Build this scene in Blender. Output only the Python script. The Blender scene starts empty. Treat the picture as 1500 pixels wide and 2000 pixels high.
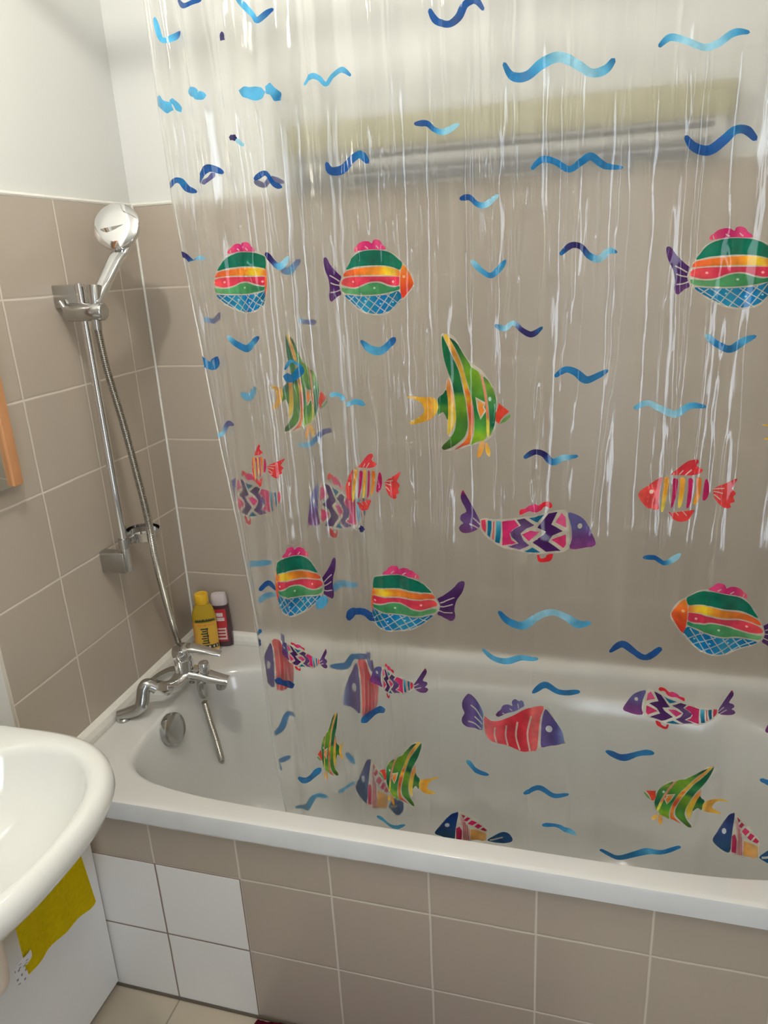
import bpy, bmesh, math, random
from mathutils import Vector, Matrix, noise
from mathutils.geometry import tessellate_polygon
random.seed(4)
S = bpy.context.scene
C = S.collection
# ------------------------------------------------------------ camera, light, exposure
cam_d = bpy.data.cameras.new('camera'); cam = bpy.data.objects.new('camera', cam_d); C.objects.link(cam)
cam.location = (1.1289, -1.7628, 1.6116); cam.rotation_euler = (1.2436, .0502, .2654)
cam_d.sensor_fit = 'VERTICAL'; cam_d.sensor_height = 36.0; cam_d.lens = 1436.07 / 2000 * 36.0
cam_d.clip_start = .02
S.camera = cam
S.view_settings.view_transform = 'Standard'
try: S.view_settings.look = 'None'
except Exception: pass
S.view_settings.gamma = 1; S.view_settings.use_curve_mapping = False
S.view_settings.exposure = 0.25
wd = bpy.data.worlds.new('world'); S.world = wd; wd.use_nodes = True
wd.node_tree.nodes['Background'].inputs[0].default_value = (.72, .80, .92, 1)
wd.node_tree.nodes['Background'].inputs[1].default_value = .15
def area(name, loc, tgt, sx, sy, power, col):
    l = bpy.data.lights.new(name, 'AREA'); l.shape = 'RECTANGLE'; l.size = sx; l.size_y = sy; l.energy = power; l.color = col
    o = bpy.data.objects.new(name, l); C.objects.link(o); o.location = loc
    o.rotation_euler = (Vector(tgt) - Vector(loc)).to_track_quat('-Z', 'Y').to_euler(); return o
def bulb(name, loc, power, col, r):
    l = bpy.data.lights.new(name, 'POINT'); l.energy = power; l.color = col; l.shadow_soft_size = r
    o = bpy.data.objects.new(name, l); C.objects.link(o); o.location = loc; return o
bulb('ceiling_bulb_light', (.50, -1.06, 2.40), 21.0, (1.0, .95, .86), .035)
bulb('second_bulb_light', (.66, -.62, 2.42), 1.2, (1.0, .95, .86), .03)
bulb('third_bulb_light', (1.32, -1.50, 2.36), 13.0, (1.0, .91, .76), .11)
area('doorway_daylight', (1.20, -2.42, 1.32), (1.0, 0, 1.1), .24, 1.7, 7.0, (.78, .88, 1.0))

# ------------------------------------------------------------ material helpers
def new_mat(name):
    m = bpy.data.materials.new(name); m.use_nodes = True; nt = m.node_tree
    return m, nt, nt.nodes['Principled BSDF']
def N(nt, t, **kw):
    n = nt.nodes.new(t)
    for k, v in kw.items(): setattr(n, k, v)
    return n
def simple(name, col, rough=.5, metal=0., nscale=None, namt=.06, bump=0., bscale=60, coat=0., spec=.5):
    m, nt, b = new_mat(name)
    b.inputs['Base Color'].default_value = (*col, 1); b.inputs['Roughness'].default_value = rough
    b.inputs['Metallic'].default_value = metal; b.inputs['Coat Weight'].default_value = coat
    b.inputs['Specular IOR Level'].default_value = spec
    g = N(nt, 'ShaderNodeNewGeometry')
    if nscale:
        no = N(nt, 'ShaderNodeTexNoise'); no.inputs['Scale'].default_value = nscale; no.inputs['Detail'].default_value = 4
        nt.links.new(g.outputs['Position'], no.inputs['Vector'])
        mx = N(nt, 'ShaderNodeMix', data_type='RGBA')
        mx.inputs[6].default_value = (*[c * (1 - namt) for c in col], 1); mx.inputs[7].default_value = (*[min(1, c * (1 + namt)) for c in col], 1)
        nt.links.new(no.outputs['Fac'], mx.inputs[0]); nt.links.new(mx.outputs[2], b.inputs['Base Color'])
    if bump:
        n2 = N(nt, 'ShaderNodeTexNoise'); n2.inputs['Scale'].default_value = bscale; n2.inputs['Detail'].default_value = 3
        nt.links.new(g.outputs['Position'], n2.inputs['Vector'])
        bp = N(nt, 'ShaderNodeBump'); bp.inputs['Strength'].default_value = bump; bp.inputs['Distance'].default_value = .002
        nt.links.new(n2.outputs['Fac'], bp.inputs['Height']); nt.links.new(bp.outputs[0], b.inputs['Normal'])
    return m
def tile_mat(name, au, u0, W, av, v0, H, col, grout, gw=.004, rough=.28, var=.05):
    """ceramic tiles laid on a square grid in world axes au, av"""
    m, nt, b = new_mat(name); L = nt.links.new
    g = N(nt, 'ShaderNodeNewGeometry'); sp = N(nt, 'ShaderNodeSeparateXYZ'); L(g.outputs['Position'], sp.inputs[0])
    wob = N(nt, 'ShaderNodeTexNoise'); wob.inputs['Scale'].default_value = 9; L(g.outputs['Position'], wob.inputs['Vector'])
    wm = N(nt, 'ShaderNodeMath', operation='MULTIPLY_ADD'); wm.inputs[1].default_value = .003; wm.inputs[2].default_value = -.0015; L(wob.outputs['Fac'], wm.inputs[0])
    ds = []; ids = []
    for ax, o, w in ((au, u0, W), (av, v0, H)):
        a = N(nt, 'ShaderNodeMath', operation='SUBTRACT'); L(sp.outputs[ax], a.inputs[0]); a.inputs[1].default_value = o
        a2 = N(nt, 'ShaderNodeMath', operation='ADD'); L(a.outputs[0], a2.inputs[0]); L(wm.outputs[0], a2.inputs[1])
        d = N(nt, 'ShaderNodeMath', operation='DIVIDE'); L(a2.outputs[0], d.inputs[0]); d.inputs[1].default_value = w
        fl = N(nt, 'ShaderNodeMath', operation='FLOOR'); L(d.outputs[0], fl.inputs[0]); ids.append(fl)
        pp = N(nt, 'ShaderNodeMath', operation='PINGPONG'); L(a2.outputs[0], pp.inputs[0]); pp.inputs[1].default_value = w / 2
        ds.append(pp)
    mn = N(nt, 'ShaderNodeMath', operation='MINIMUM'); L(ds[0].outputs[0], mn.inputs[0]); L(ds[1].outputs[0], mn.inputs[1])
    mr = N(nt, 'ShaderNodeMapRange'); mr.interpolation_type = 'SMOOTHSTEP'
    mr.inputs['From Min'].default_value = gw * .40; mr.inputs['From Max'].default_value = gw * .62
    L(mn.outputs[0], mr.inputs['Value'])
    cx = N(nt, 'ShaderNodeCombineXYZ'); L(ids[0].outputs[0], cx.inputs[0]); L(ids[1].outputs[0], cx.inputs[1])
    wn = N(nt, 'ShaderNodeTexWhiteNoise'); L(cx.outputs[0], wn.inputs['Vector'])
    no = N(nt, 'ShaderNodeTexNoise'); no.inputs['Scale'].default_value = 5; no.inputs['Detail'].default_value = 5; L(g.outputs['Position'], no.inputs['Vector'])
    av_ = N(nt, 'ShaderNodeMath', operation='MULTIPLY_ADD'); L(wn.outputs[0], av_.inputs[0]); av_.inputs[1].default_value = .4
    L(no.outputs['Fac'], av_.inputs[2])
    mx = N(nt, 'ShaderNodeMix', data_type='RGBA'); L(av_.outputs[0], mx.inputs[0])
    mx.inputs[6].default_value = (*[c * (1 - var) for c in col], 1); mx.inputs[7].default_value = (*[min(1, c * (1 + var)) for c in col], 1)
    gx = N(nt, 'ShaderNodeMix', data_type='RGBA'); L(mr.outputs[0], gx.inputs[0]); gx.inputs[6].default_value = (*grout, 1); L(mx.outputs[2], gx.inputs[7])
    L(gx.outputs[2], b.inputs['Base Color'])
    rr = N(nt, 'ShaderNodeMapRange'); L(mr.outputs[0], rr.inputs['Value']); rr.inputs['To Min'].default_value = .8; rr.inputs['To Max'].default_value = rough
    L(rr.outputs[0], b.inputs['Roughness'])
    m2 = N(nt, 'ShaderNodeMapRange'); m2.inputs['From Min'].default_value = 0; m2.inputs['From Max'].default_value = gw * 1.1; L(mn.outputs[0], m2.inputs['Value'])
    bp = N(nt, 'ShaderNodeBump'); bp.inputs['Strength'].default_value = .5; bp.inputs['Distance'].default_value = .0015
    L(m2.outputs[0], bp.inputs['Height'])
    n3 = N(nt, 'ShaderNodeTexNoise'); n3.inputs['Scale'].default_value = 7; L(g.outputs['Position'], n3.inputs['Vector'])
    b2 = N(nt, 'ShaderNodeBump'); b2.inputs['Strength'].default_value = .12; b2.inputs['Distance'].default_value = .004
    L(n3.outputs['Fac'], b2.inputs['Height']); L(bp.outputs[0], b2.inputs['Normal']); L(b2.outputs[0], b.inputs['Normal'])
    return m
PLASTER = simple('white_wall_paint', (.70, .71, .69), .65, nscale=3, namt=.02, bump=.1, bscale=90)
PAINT_LOWBOUNCE = simple('low_bounce_wall_paint', (.50, .49, .46), .7, nscale=3, namt=.02)  # unseen walls toned down to cut bounced light and deepen shadows
CEIL = simple('ceiling_paint', (.62, .62, .60), .8, nscale=3, namt=.02)
TC = (.435, .378, .315); GC = (.66, .60, .52)
TILE_L = tile_mat('beige_tile_left', 1, -.0935, .2038, 2, 1.7789, .2, TC, GC)
TILE_B = tile_mat('beige_tile_back', 0, .2038, .2038, 2, 1.7789, .2, TC, (.60, .54, .46))
TILE_A = tile_mat('beige_tile_apron', 0, .2546, .2038, 2, 0.0, .2, TC, (.64, .58, .50))
TILE_W = tile_mat('white_tile_apron', 0, .2546, .2038, 2, 0.0, .2, (.82, .82, .81), (.27, .21, .18), rough=.2, var=.01)
FLOORM = tile_mat('beige_floor_tile', 0, .2556, .2038, 1, -.684, .2038, (.47, .41, .32), (.28, .24, .19), rough=.35)
ENAMEL = simple('white_enamel', (.66, .66, .64), .12, coat=.4, nscale=6, namt=.012)
CERAMIC = simple('sink_ceramic', (.78, .79, .76), .10, coat=.5)
GRIMY = simple('worn_enamel_edge', (.66, .68, .70), .28, nscale=14, namt=.10, bump=.1)
SILIC = simple('silicone_bead', (.80, .79, .74), .45, nscale=60, namt=.07, bump=.35, bscale=120)
CHROME = simple('chrome', (.72, .72, .72), .07, metal=1., nscale=30, namt=.06)
CHROME_D = simple('limescaled_chrome', (.50, .50, .49), .20, metal=1., nscale=40, namt=.18, bump=.08, bscale=200)
GAP_BLACK = simple('gap_shade_black', (.02, .02, .02), .5)
WHITEP = simple('white_laminate', (.80, .81, .83), .35, nscale=5, namt=.02)
WHITEPL = simple('white_plastic', (.75, .75, .73), .35)
PINE = simple('pine_wood', (.60, .29, .13), .45, nscale=25, namt=.15)
MIRROR = simple('mirror_glass', (.75, .78, .76), .03, metal=1.)
CREAM = simple('cream_enamelled_metal', (.44, .42, .29), .45, nscale=4, namt=.03)
GREYM = simple('grey_painted_tube', (.40, .40, .42), .35)
PALEM = simple('pale_tube', (.50, .50, .48), .35)

# ------------------------------------------------------------ mesh helpers
def link(name, bm, mats, parent=None, smooth=True, sharp=38):
    me = bpy.data.meshes.new(name); bm.normal_update(); bm.to_mesh(me); bm.free()
    for m in (mats if isinstance(mats, (list, tuple)) else [mats]): me.materials.append(m)
    if smooth:
        me.polygons.foreach_set('use_smooth', [True] * len(me.polygons))
        try: me.set_sharp_from_angle(angle=math.radians(sharp))
        except Exception: pass
    o = bpy.data.objects.new(name, me); C.objects.link(o)
    if parent:
        o.parent = parent
        o.matrix_parent_inverse = Matrix.Translation(-parent.location)
    return o
def tag(o, label, cat, group=None):
    o['label'] = label; o['category'] = cat
    if group: o['group'] = group
    return o
def thing(name, label, cat, loc, group=None):
    o = bpy.data.objects.new(name, None); C.objects.link(o); o.location = loc; o.empty_display_size = .05
    return tag(o, label, cat, group)
def struct(o): o['kind'] = 'structure'; return o
def box(bm, x0, x1, y0, y1, z0, z1, bev=0, mi=0):
    vs = [bm.verts.new((x, y, z)) for x in (x0, x1) for y in (y0, y1) for z in (z0, z1)]
    fs = [bm.faces.new([vs[i] for i in f]) for f in ((0, 1, 3, 2), (4, 6, 7, 5), (0, 4, 5, 1), (2, 3, 7, 6), (0, 2, 6, 4), (1, 5, 7, 3))]
    for f in fs: f.material_index = mi
    if bev:
        es = list({e for f in fs for e in f.edges})
        bmesh.ops.bevel(bm, geom=es, offset=bev, segments=3, affect='EDGES', profile=.5)
    return fs
def obox(name, b, mat, parent=None, bev=.0):
    bm = bmesh.new(); box(bm, *b, bev=bev); return link(name, bm, mat, parent)
def catmull(pts, n=8, closed=False):
    P = [Vector(p) for p in pts]; out = []
    m = len(P); rng = range(m if closed else m - 1)
    for i in rng:
        if closed: a, b, c, d = P[(i - 1) % m], P[i], P[(i + 1) % m], P[(i + 2) % m]
        else: a, b, c, d = P[max(i - 1, 0)], P[i], P[i + 1], P[min(i + 2, m - 1)]
        for k in range(n):
            t = k / n
            out.append(.5 * ((2 * b) + (c - a) * t + (2 * a - 5 * b + 4 * c - d) * t * t + (3 * b - a - 3 * c + d) * t ** 3))
    if not closed: out.append(P[-1])
    return out
def tube(bm, path, rad, seg=16, cap=True, mi=0, squash=None):
    """sweep circle along path; rad may be a list"""
    P = [Vector(p) for p in path]; n = len(P)
    R = rad if isinstance(rad, (list, tuple)) else [rad] * n
    if len(R) != n:
        R = [R[min(len(R) - 1, int(i / (n - 1) * (len(R) - 1)))] * (1 - ((i / (n - 1) * (len(R) - 1)) % 1)) + R[min(len(R) - 1, int(i / (n - 1) * (len(R) - 1)) + 1)] * ((i / (n - 1) * (len(R) - 1)) % 1) for i in range(n)]
    up = Vector((0, 0, 1)); rings = []; prev = None
    for i in range(n):
        t = (P[min(i + 1, n - 1)] - P[max(i - 1, 0)]).normalized()
        if prev is None:
            a = t.cross(up)
            if a.length < .1: a = t.cross(Vector((0, 1, 0)))
            a.normalize()
        else:
            a = (prev - t * prev.dot(t)).normalized()
        prev = a; b = t.cross(a)
        rings.append([bm.verts.new(P[i] + (a * math.cos(q) + b * math.sin(q)) * R[i]) for q in [2 * math.pi * k / seg for k in range(seg)]])
    for i in range(n - 1):
        for k in range(seg):
            f = bm.faces.new((rings[i][k], rings[i][(k + 1) % seg], rings[i + 1][(k + 1) % seg], rings[i + 1][k])); f.material_index = mi
    if cap:
        f = bm.faces.new(rings[0][::-1]); f.material_index = mi; f = bm.faces.new(rings[-1]); f.material_index = mi
def lathe(bm, prof, seg=40, M=None, mi=0, capb=True, capt=True, sx=1, sy=1):
    """prof: list of (r,z)"""
    M = M or Matrix()
    rings = [[bm.verts.new(M @ Vector((r * sx * math.cos(2 * math.pi * k / seg), r * sy * math.sin(2 * math.pi * k / seg), z))) for k in range(seg)] for r, z in prof]
    for a, b in zip(rings, rings[1:]):
        for k in range(seg):
            f = bm.faces.new((a[k], a[(k + 1) % seg], b[(k + 1) % seg], b[k])); f.material_index = mi
    if capb: bm.faces.new(rings[0][::-1]).material_index = mi
    if capt: bm.faces.new(rings[-1]).material_index = mi
def axis_matrix(o, d):
    q = Vector(d).normalized().to_track_quat('Z', 'Y'); return Matrix.Translation(Vector(o)) @ q.to_matrix().to_4x4()
def loft(bm, rings, capb=False, capt=False, mi=0):
    vr = [[bm.verts.new(p) for p in r] for r in rings]; n = len(vr[0])
    for a, b in zip(vr, vr[1:]):
        for k in range(n): bm.faces.new((a[k], a[(k + 1) % n], b[(k + 1) % n], b[k])).material_index = mi
    if capb: bm.faces.new(vr[0][::-1]).material_index = mi
    if capt: bm.faces.new(vr[-1]).material_index = mi
    return vr

# ------------------------------------------------------------ room
ZT = 1.7789; ZR = .5625; YA = -.6842; XR = 1.72; YF = -2.45; ZC = 2.5
struct(obox('floor', (-.1, XR + .1, YF - .1, .1, -.08, 0), FLOORM))
struct(obox('ceiling', (-.1, XR + .1, YF - .1, .1, ZC, ZC + .08), CEIL))
def wall(name, plaster, tiles, tmat, paint=PLASTER):
    bm = bmesh.new(); box(bm, *plaster, mi=0)
    box(bm, *tiles, mi=1, bev=.0)
    return struct(link(name, bm, [paint, tmat], smooth=False))
wall('wall_left', (-.1, -.009, YF, .1, 0, ZC), (-.009, 0, -.7049, 0.0, .30, ZT), TILE_L)
wall('wall_back', (-.1, XR + .1, .009, .1, 0, ZC), (0.0, XR, 0, .009, .30, ZT), TILE_B)
wall('wall_right', (XR + .009, XR + .1, YF, .1, 0, ZC), (XR, XR + .009, -.7049, 0, .30, ZT), TILE_L, PAINT_LOWBOUNCE)
bm = bmesh.new()                                        # wall behind the viewer with an open doorway
box(bm, -.1, .85, YF - .1, YF, 0, ZC); box(bm, 1.65, XR + .1, YF - .1, YF, 0, ZC); box(bm, .85, 1.65, YF - .1, YF, 2.25, ZC)
struct(link('wall_front', bm, PAINT_LOWBOUNCE, smooth=False))
# silicone and trim strips
bm = bmesh.new()
tube(bm, [(.003, -.003, .60), (.003, -.003, ZT)], .0032, 8)
struct(link('trim_1', bm, SILIC))
def bead(name, path, r, mat=SILIC):
    bm = bmesh.new(); pts = []
    for a, b in zip(path, path[1:]):
        a, b = Vector(a), Vector(b); n = max(2, int((b - a).length / .02))
        pts += [a.lerp(b, i / n) for i in range(n)]
    pts.append(Vector(path[-1]))
    rr = [r * (1 + .25 * noise.noise(p * 40)) for p in pts]
    tube(bm, pts, rr, 8); return struct(link(name, bm, mat))
bead('trim_2', [(-.003, -.7049, ZT), (-.003, -.003, ZT), (.0, .002, ZT), (XR, .002, ZT)], .005)
# quarter trim between tub and left / back wall
bm = bmesh.new()
for (A, B, nrm) in (((0, -.70), (0, 0), (1, 0)), ((0, 0), (XR, 0), (0, -1))):
    a = Vector((*A, 0)); b = Vector((*B, 0)); n = Vector((*nrm, 0)); prof = [(0, ZR - .012), (.017, ZR - .012), (.017, ZR + .010), (.013, ZR + .024), (.006, ZR + .031), (0, ZR + .033)]
    r = [[v + n * d + Vector((0, 0, z)) for d, z in prof] for v in (a, b)]
    vr = [[bm.verts.new(p) for p in rr] for rr in r]
    for k in range(len(prof) - 1): bm.faces.new((vr[0][k], vr[1][k], vr[1][k + 1], vr[0][k + 1]))
    bm.faces.new(vr[0][::-1]); bm.faces.new(vr[1])
struct(link('trim_3', bm, SILIC, smooth=False))

# ------------------------------------------------------------ bath apron
ZAT = .5145
bm = bmesh.new()
box(bm, .0, XR, YA, YA + .03, 0, ZAT, mi=0)
box(bm, .0, .4584, YA - .0012, YA + .01, 0, .400, mi=1)
apron = struct(link('wall_apron', bm, [TILE_A, TILE_W], smooth=False))
bead('trim_4', [(.05, YA - .001, ZAT - .003), (.3, YA - .002, ZAT - .004), (.62, YA - .002, ZAT - .004), (XR, YA - .001, ZAT)], .0042)
bm = bmesh.new(); tube(bm, [(.085, YA - .002, .003), (XR, YA - .002, .003)], .004, 6); struct(link('trim_5', bm, simple('dark_floor_joint', (.10, .08, .06), .8)))

# ------------------------------------------------------------ bathtub
def supr(cx, cy, ax, ay, n, t):
    c, s = math.cos(t), math.sin(t)
    return cx + ax * math.copysign(abs(c) ** (2 / n), c), cy + ay * math.copysign(abs(s) ** (2 / n), s)
tub = thing('bathtub', 'white enamel bathtub built in behind a tiled apron below the fish curtain', 'bathtub', (XR / 2, -.35, 0))
bm = bmesh.new(); NS = 160; rings = []
x0, x1, y0, y1 = .0175, XR - .018, YA - .012, -.0175
def outer(z, d=0, rr=.012):
    r = []
    cx, cy = (x0 + x1) / 2, (y0 + y1) / 2
    for k in range(NS):
        t = 2 * math.pi * (k + .5) / NS; c, s = math.cos(t), math.sin(t)
        ax, ay = (x1 - x0) / 2 - d, (y1 - y0) / 2 - d
        m = min(ax / max(abs(c), 1e-6), ay / max(abs(s), 1e-6))
        # even distribution by direction of the opening's ellipse
        px, py = supr(cx, cy, ax, ay, 40, t); r.append((px, py, z))
    return r
def inner(z, dx0, dx1, dy0, dy1, n):
    r = []
    X0, X1, Y0, Y1 = .130 + dx0, 1.60 - dx1, -.646 + dy0, -.115 - dy1
    cx, cy = (X0 + X1) / 2, (Y0 + Y1) / 2
    for k in range(NS):
        t = 2 * math.pi * (k + .5) / NS
        px, py = supr(cx, cy, (X1 - X0) / 2, (Y1 - Y0) / 2, n, t)
        r.append((px, py, z))
    return r
rings = [outer(ZAT + .003, .0), outer(ZR - .007, .0), outer(ZR - .002, .0015), outer(ZR, .006), outer(ZR + .0003, .012)]
rings += [inner(ZR + .0003, -.012, -.012, -.008, -.02, 5.5), inner(ZR - .001, -.006, -.006, -.003, -.012, 5.4), inner(ZR - .006, -.001, -.001, 0, -.004, 5.3), inner(ZR - .016, .003, .004, .003, .002, 5.2),
          inner(ZR - .05, .010, .02, .010, .012, 5.0), inner(ZR - .14, .030, .07, .022, .028, 4.6), inner(ZR - .25, .058, .14, .04, .048, 4.2),
          inner(ZR - .34, .090, .21, .062, .072, 3.8), inner(ZR - .385, .130, .27, .095, .105, 3.4), inner(ZR - .405, .19, .34, .14, .15, 3.0), inner(ZR - .412, .35, .5, .2, .2, 2.4)]
loft(bm, rings, capt=True)
for f in bm.faces:
    c = f.calc_center_median()
    if c.y < YA - .008 and c.z < ZR - .004: f.material_index = 1
tubshell = link('shell', bm, [ENAMEL, GRIMY], tub)
bm = bmesh.new(); lathe(bm, [(.0, 0), (.030, 0), (.034, .002), (.034, .005), (.026, .007), (.010, .006), (.0001, .006)], 36, Matrix.Translation((.42, -.38, ZR - .412)), capt=False, capb=False)
link('drain', bm, CHROME, tub)
# overflow knob on the head wall of the tub
bm = bmesh.new(); Mo = axis_matrix((.128, -.392, .522), (1, -.05, .22))
lathe(bm, [(.018, 0), (.022, .006), (.036, .010), (.0405, .013), (.0415, .020), (.0405, .028), (.037, .031), (.010, .0325), (.0001, .0325)], 44, Mo, capt=False)
for a in range(3):
    t = a * 2.09 + .5
lathe(bm, [(.021, -.004), (.0225, .001), (.0225, .012)], 30, Mo)
link('overflow_knob', bm, CHROME_D, tub)

# ------------------------------------------------------------ curtain surface
WAVES = """0 8.3 DDDDDDD 895,1938 904,1924 921,1918 934,1926 943,1940 957,1944 969,1930
0 10.5 MMMCLLLCM 998,1861 1009,1845 1030,1842 1050,1853 1073,1859 1096,1847 1114,1836 1132,1840 1142,1851
0 7.4 MCLLLCM 1199,1862 1211,1870 1227,1864 1250,1853 1268,1854 1285,1862 1302,1860
0 10.2 DDDDMDD 1239,1750 1250,1737 1269,1731 1285,1741 1297,1751 1311,1750 1323,1739
0 7.8 MMMMMMMM 1038,1726 1052,1736 1070,1732 1089,1721 1105,1729 1118,1735 1136,1723 1159,1719
0 6.7 DDMLL 871,1798 887,1798 898,1789 913,1785 932,1794
0 7.0 DDMLL 933,1695 946,1696 958,1686 971,1684 989,1695
0 10.2 DDDDMD 731,1758 737,1747 757,1748 774,1759 789,1764 799,1753
0 6.0 CCCCCCM 701,1868 715,1876 728,1872 738,1863 749,1873 765,1878 780,1868
0 7.7 MNNMLLM 1080,1610 1094,1621 1108,1619 1120,1606 1134,1601 1147,1611 1157,1609
0 7.4 LCMCM 949,1607 962,1594 978,1585 991,1594 1000,1605
0 7.0 MLLNNM 985,1512 999,1507 1013,1515 1026,1504 1041,1498 1056,1508
0 8.6 LMMCM 1285,1491 1299,1479 1318,1471 1334,1482 1348,1488
0 9.2 MMMMMM 1077,1435 1092,1445 1107,1441 1122,1429 1137,1433 1152,1441
0 8.5 CLLLCM 1195,1383 1213,1391 1231,1384 1253,1376 1272,1389 1291,1389
0 8.5 MNNMLM 1032,1306 1048,1317 1062,1313 1076,1300 1092,1308 1113,1311
0 7.3 MDMLL 1222,1142 1239,1143 1253,1135 1264,1141 1275,1154
0 11.5 MMCLLLCC 991,1026 1006,1010 1031,1007 1057,1028 1082,1038 1104,1032 1125,1016 1143,1018
0 9.5 CCCCC 962,948 982,933 1005,930 1032,945 1058,946
0 10.7 DDDDD 1179,965 1197,979 1216,970 1237,962 1258,982
0 10.5 MMMM 1052,879 1072,895 1096,886 1130,883
0 10.8 MDMM 1182,762 1206,753 1231,767 1259,777
0 9.5 MMMM 1039,659 1063,675 1091,666 1118,668
0 7.6 MMCL 1074,591 1097,599 1119,586 1135,573
0 9.6 MMMCMM 1181,540 1207,530 1242,548 1268,568 1294,574 1316,589
0 8.6 CMM 930,705 948,682 970,681
0 10.4 MCCMD 772,1494 786,1482 803,1478 818,1488 828,1497
0 6.3 LCL 707,1405 724,1407 734,1397
0 7.9 LCC 736,1389 752,1394 770,1391
1 7.5 LCVV 638,1317 660,1317 681,1336 700,1341
0 7.6 CLVV 482,1334 497,1336 510,1354 528,1356
0 9.4 LMMCD 539,1507 552,1494 570,1486 585,1496 596,1505
0 12.9 DMMD 470,1473 483,1462 496,1457 505,1470
0 8.1 NNMLC 461,1643 474,1638 486,1626 496,1633 504,1629
1 7.8 CVV 486,1536 501,1531 518,1544
1 6.8 LVV 658,1529 672,1524 685,1524
0 8.6 NNCLL 620,1635 628,1623 639,1614 649,1618 657,1627
1 9.4 VCV 637,1610 650,1606 667,1622
1 9.9 CCC 544,1408 556,1401 569,1417
0 11.8 MMM 631,1438 647,1436 664,1451
0 4.7 MCM 633,1450 647,1464 664,1453
0 5.9 DDDD 515,1996 530,1984 547,1988 558,1993
0 7.0 CCMD 613,1985 631,1965 640,1956 665,1966
0 7.3 CCCD 473,1978 479,1950 495,1952 509,1957
0 8.4 NNV 590,1941 591,1928 604,1928
0 7.1 NN 584,1804 595,1802
0 5.2 LL 595,1800 604,1791
0 12.9 CCC 455,1873 467,1862 481,1855
0 7.0 CCC 481,1867 487,1863 493,1852
0 10.8 CCCC 514,1876 530,1871 534,1866 546,1866
0 14.9 CCC 608,1865 623,1862 639,1862
0 12.3 CCM 645,1868 654,1862 664,1851
0 8.2 DDMDD 456,1745 472,1753 482,1751 490,1740 503,1735
0 9.4 DDDD 517,1747 529,1760 542,1765 560,1758
0 6.1 VVV 524,1745 537,1749 547,1757
0 6.7 DDDD 614,1744 630,1752 643,1736 656,1730
1 7.4 VVVV 610,1742 622,1736 633,1744 653,1738
0 13.5 DDDDD 710,987 724,1006 744,1004 755,997 768,995
0 8.8 DDD 543,1039 561,1054 575,1042
1 10.7 CCCC 495,1050 506,1073 531,1085 563,1089
1 13.0 CCC 494,1042 504,1036 516,1045
1 9.0 CCC 527,1004 545,1019 566,1023
0 15.5 CC 656,1010 671,1030
1 10.5 CCCC 671,1031 692,1048 712,1053 729,1054
0 12.9 DDD 554,844 573,839 595,845
1 11.3 MMMV 664,876 692,875 712,902 739,904
0 11.7 MDM 725,766 748,788 773,805
1 10.2 MMMM 521,700 546,720 561,753 579,758
1 9.5 MM 530,638 557,651
1 9.6 CM 529,634 535,617
0 11.8 MMM 582,617 607,625 630,646
1 9.7 CCCC 559,522 588,537 612,574 634,565
1 9.2 MC 681,674 695,649
0 7.2 CCC 742,539 769,527 803,540
1 5.9 CC 660,581 692,602
0 14.6 DD 512,916 529,929
0 6.2 MM 521,939 536,954
0 10.7 NN 745,1168 752,1167
0 8.6 MM 1436,741 1456,737
0 6.2 MMMM 1365,1830 1386,1838 1410,1828 1432,1831
0 7.8 DDDD 1402,1456 1427,1462 1448,1448 1466,1455
0 8.2 MMMM 1439,1197 1458,1206 1481,1191 1500,1200
0 10.5 CCCC 1482,696 1504,710 1529,699 1550,708"""
FISH = """R 0 717,1651 864,1642 860,1532 708,1537 -
R 0 1222,1639 1376,1630 1388,1524 1230,1529 -
R 10 500,1658 624,1652 612,1543 484,1547 0,0;.2,.26;.8,.97;1,1
R 0 931,1110 765,1105 754,974 929,981 0,0;.2,.28;.8,.97;1,1
R 0 1441,1087 1271,1126 1268,991 1444,970 -
R 0 692,1139 580,1127 574,988 694,1003 0,0;.2,.22;.8,.93;1,1
G 0 847,1502 1009,1498 1010,1303 838,1299 -
G 1 611,1507 706,1505 691,1329 592,1328 0,0;.3,.2;.8,.75;1,1
G 0 686,784 632,778 623,618 679,627 0,0;.3,.15;.8,.75;1,1
G 0 890,745 761,752 745,590 865,574 -
G 0 1404,757 1271,779 1237,641 1376,619 -
G 0 1366,1409 1466,1409 1479,1309 1377,1307 -
S 0 1204,1308 1342,1310 1351,1210 1210,1204 -
S 0 729,1309 829,1308 824,1204 722,1200 0,0;.25,.12;.6,.5;.75,.72;1,1
S 0 554,1323 623,1317 611,1244 556,1242 0,0;.25,.05;.6,.3;.75,.52;1,1
P 0 924,1246 1143,1253 1148,1133 922,1120 -
P 11 633,1283 485,1284 477,1160 627,1167 0,0;.45,.5;.8,.84;1,1
P 11 788,1277 648,1283 643,1137 786,1145 0,0;.45,.5;.8,.84;1,1
P 0 1379,913 1208,927 1205,830 1387,835 -
P 0 667,923 566,960 578,889 662,853 -
P 0 863,908 745,923 746,838 861,823 0,0;.2,.28;.5,.6;.8,.75;1,1
P 0 1568,956 1462,972 1424,801 1591,796 -
K 0 922,851 1106,873 1109,761 920,733 -
K 11 614,946 522,948 505,802 608,814 0,0;.76,.62;1,1
K 11 774,923 691,923 679,758 766,770 0,0;.76,.52;1,1
B 0 865,579 1017,606 1018,526 863,496 -
B 0 1368,664 1476,684 1488,576 1373,559 -
B 1 702,671 803,674 798,549 687,529 -
S 0 1451,1324 1547,1325 1561,1234 1462,1230 -"""
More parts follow.
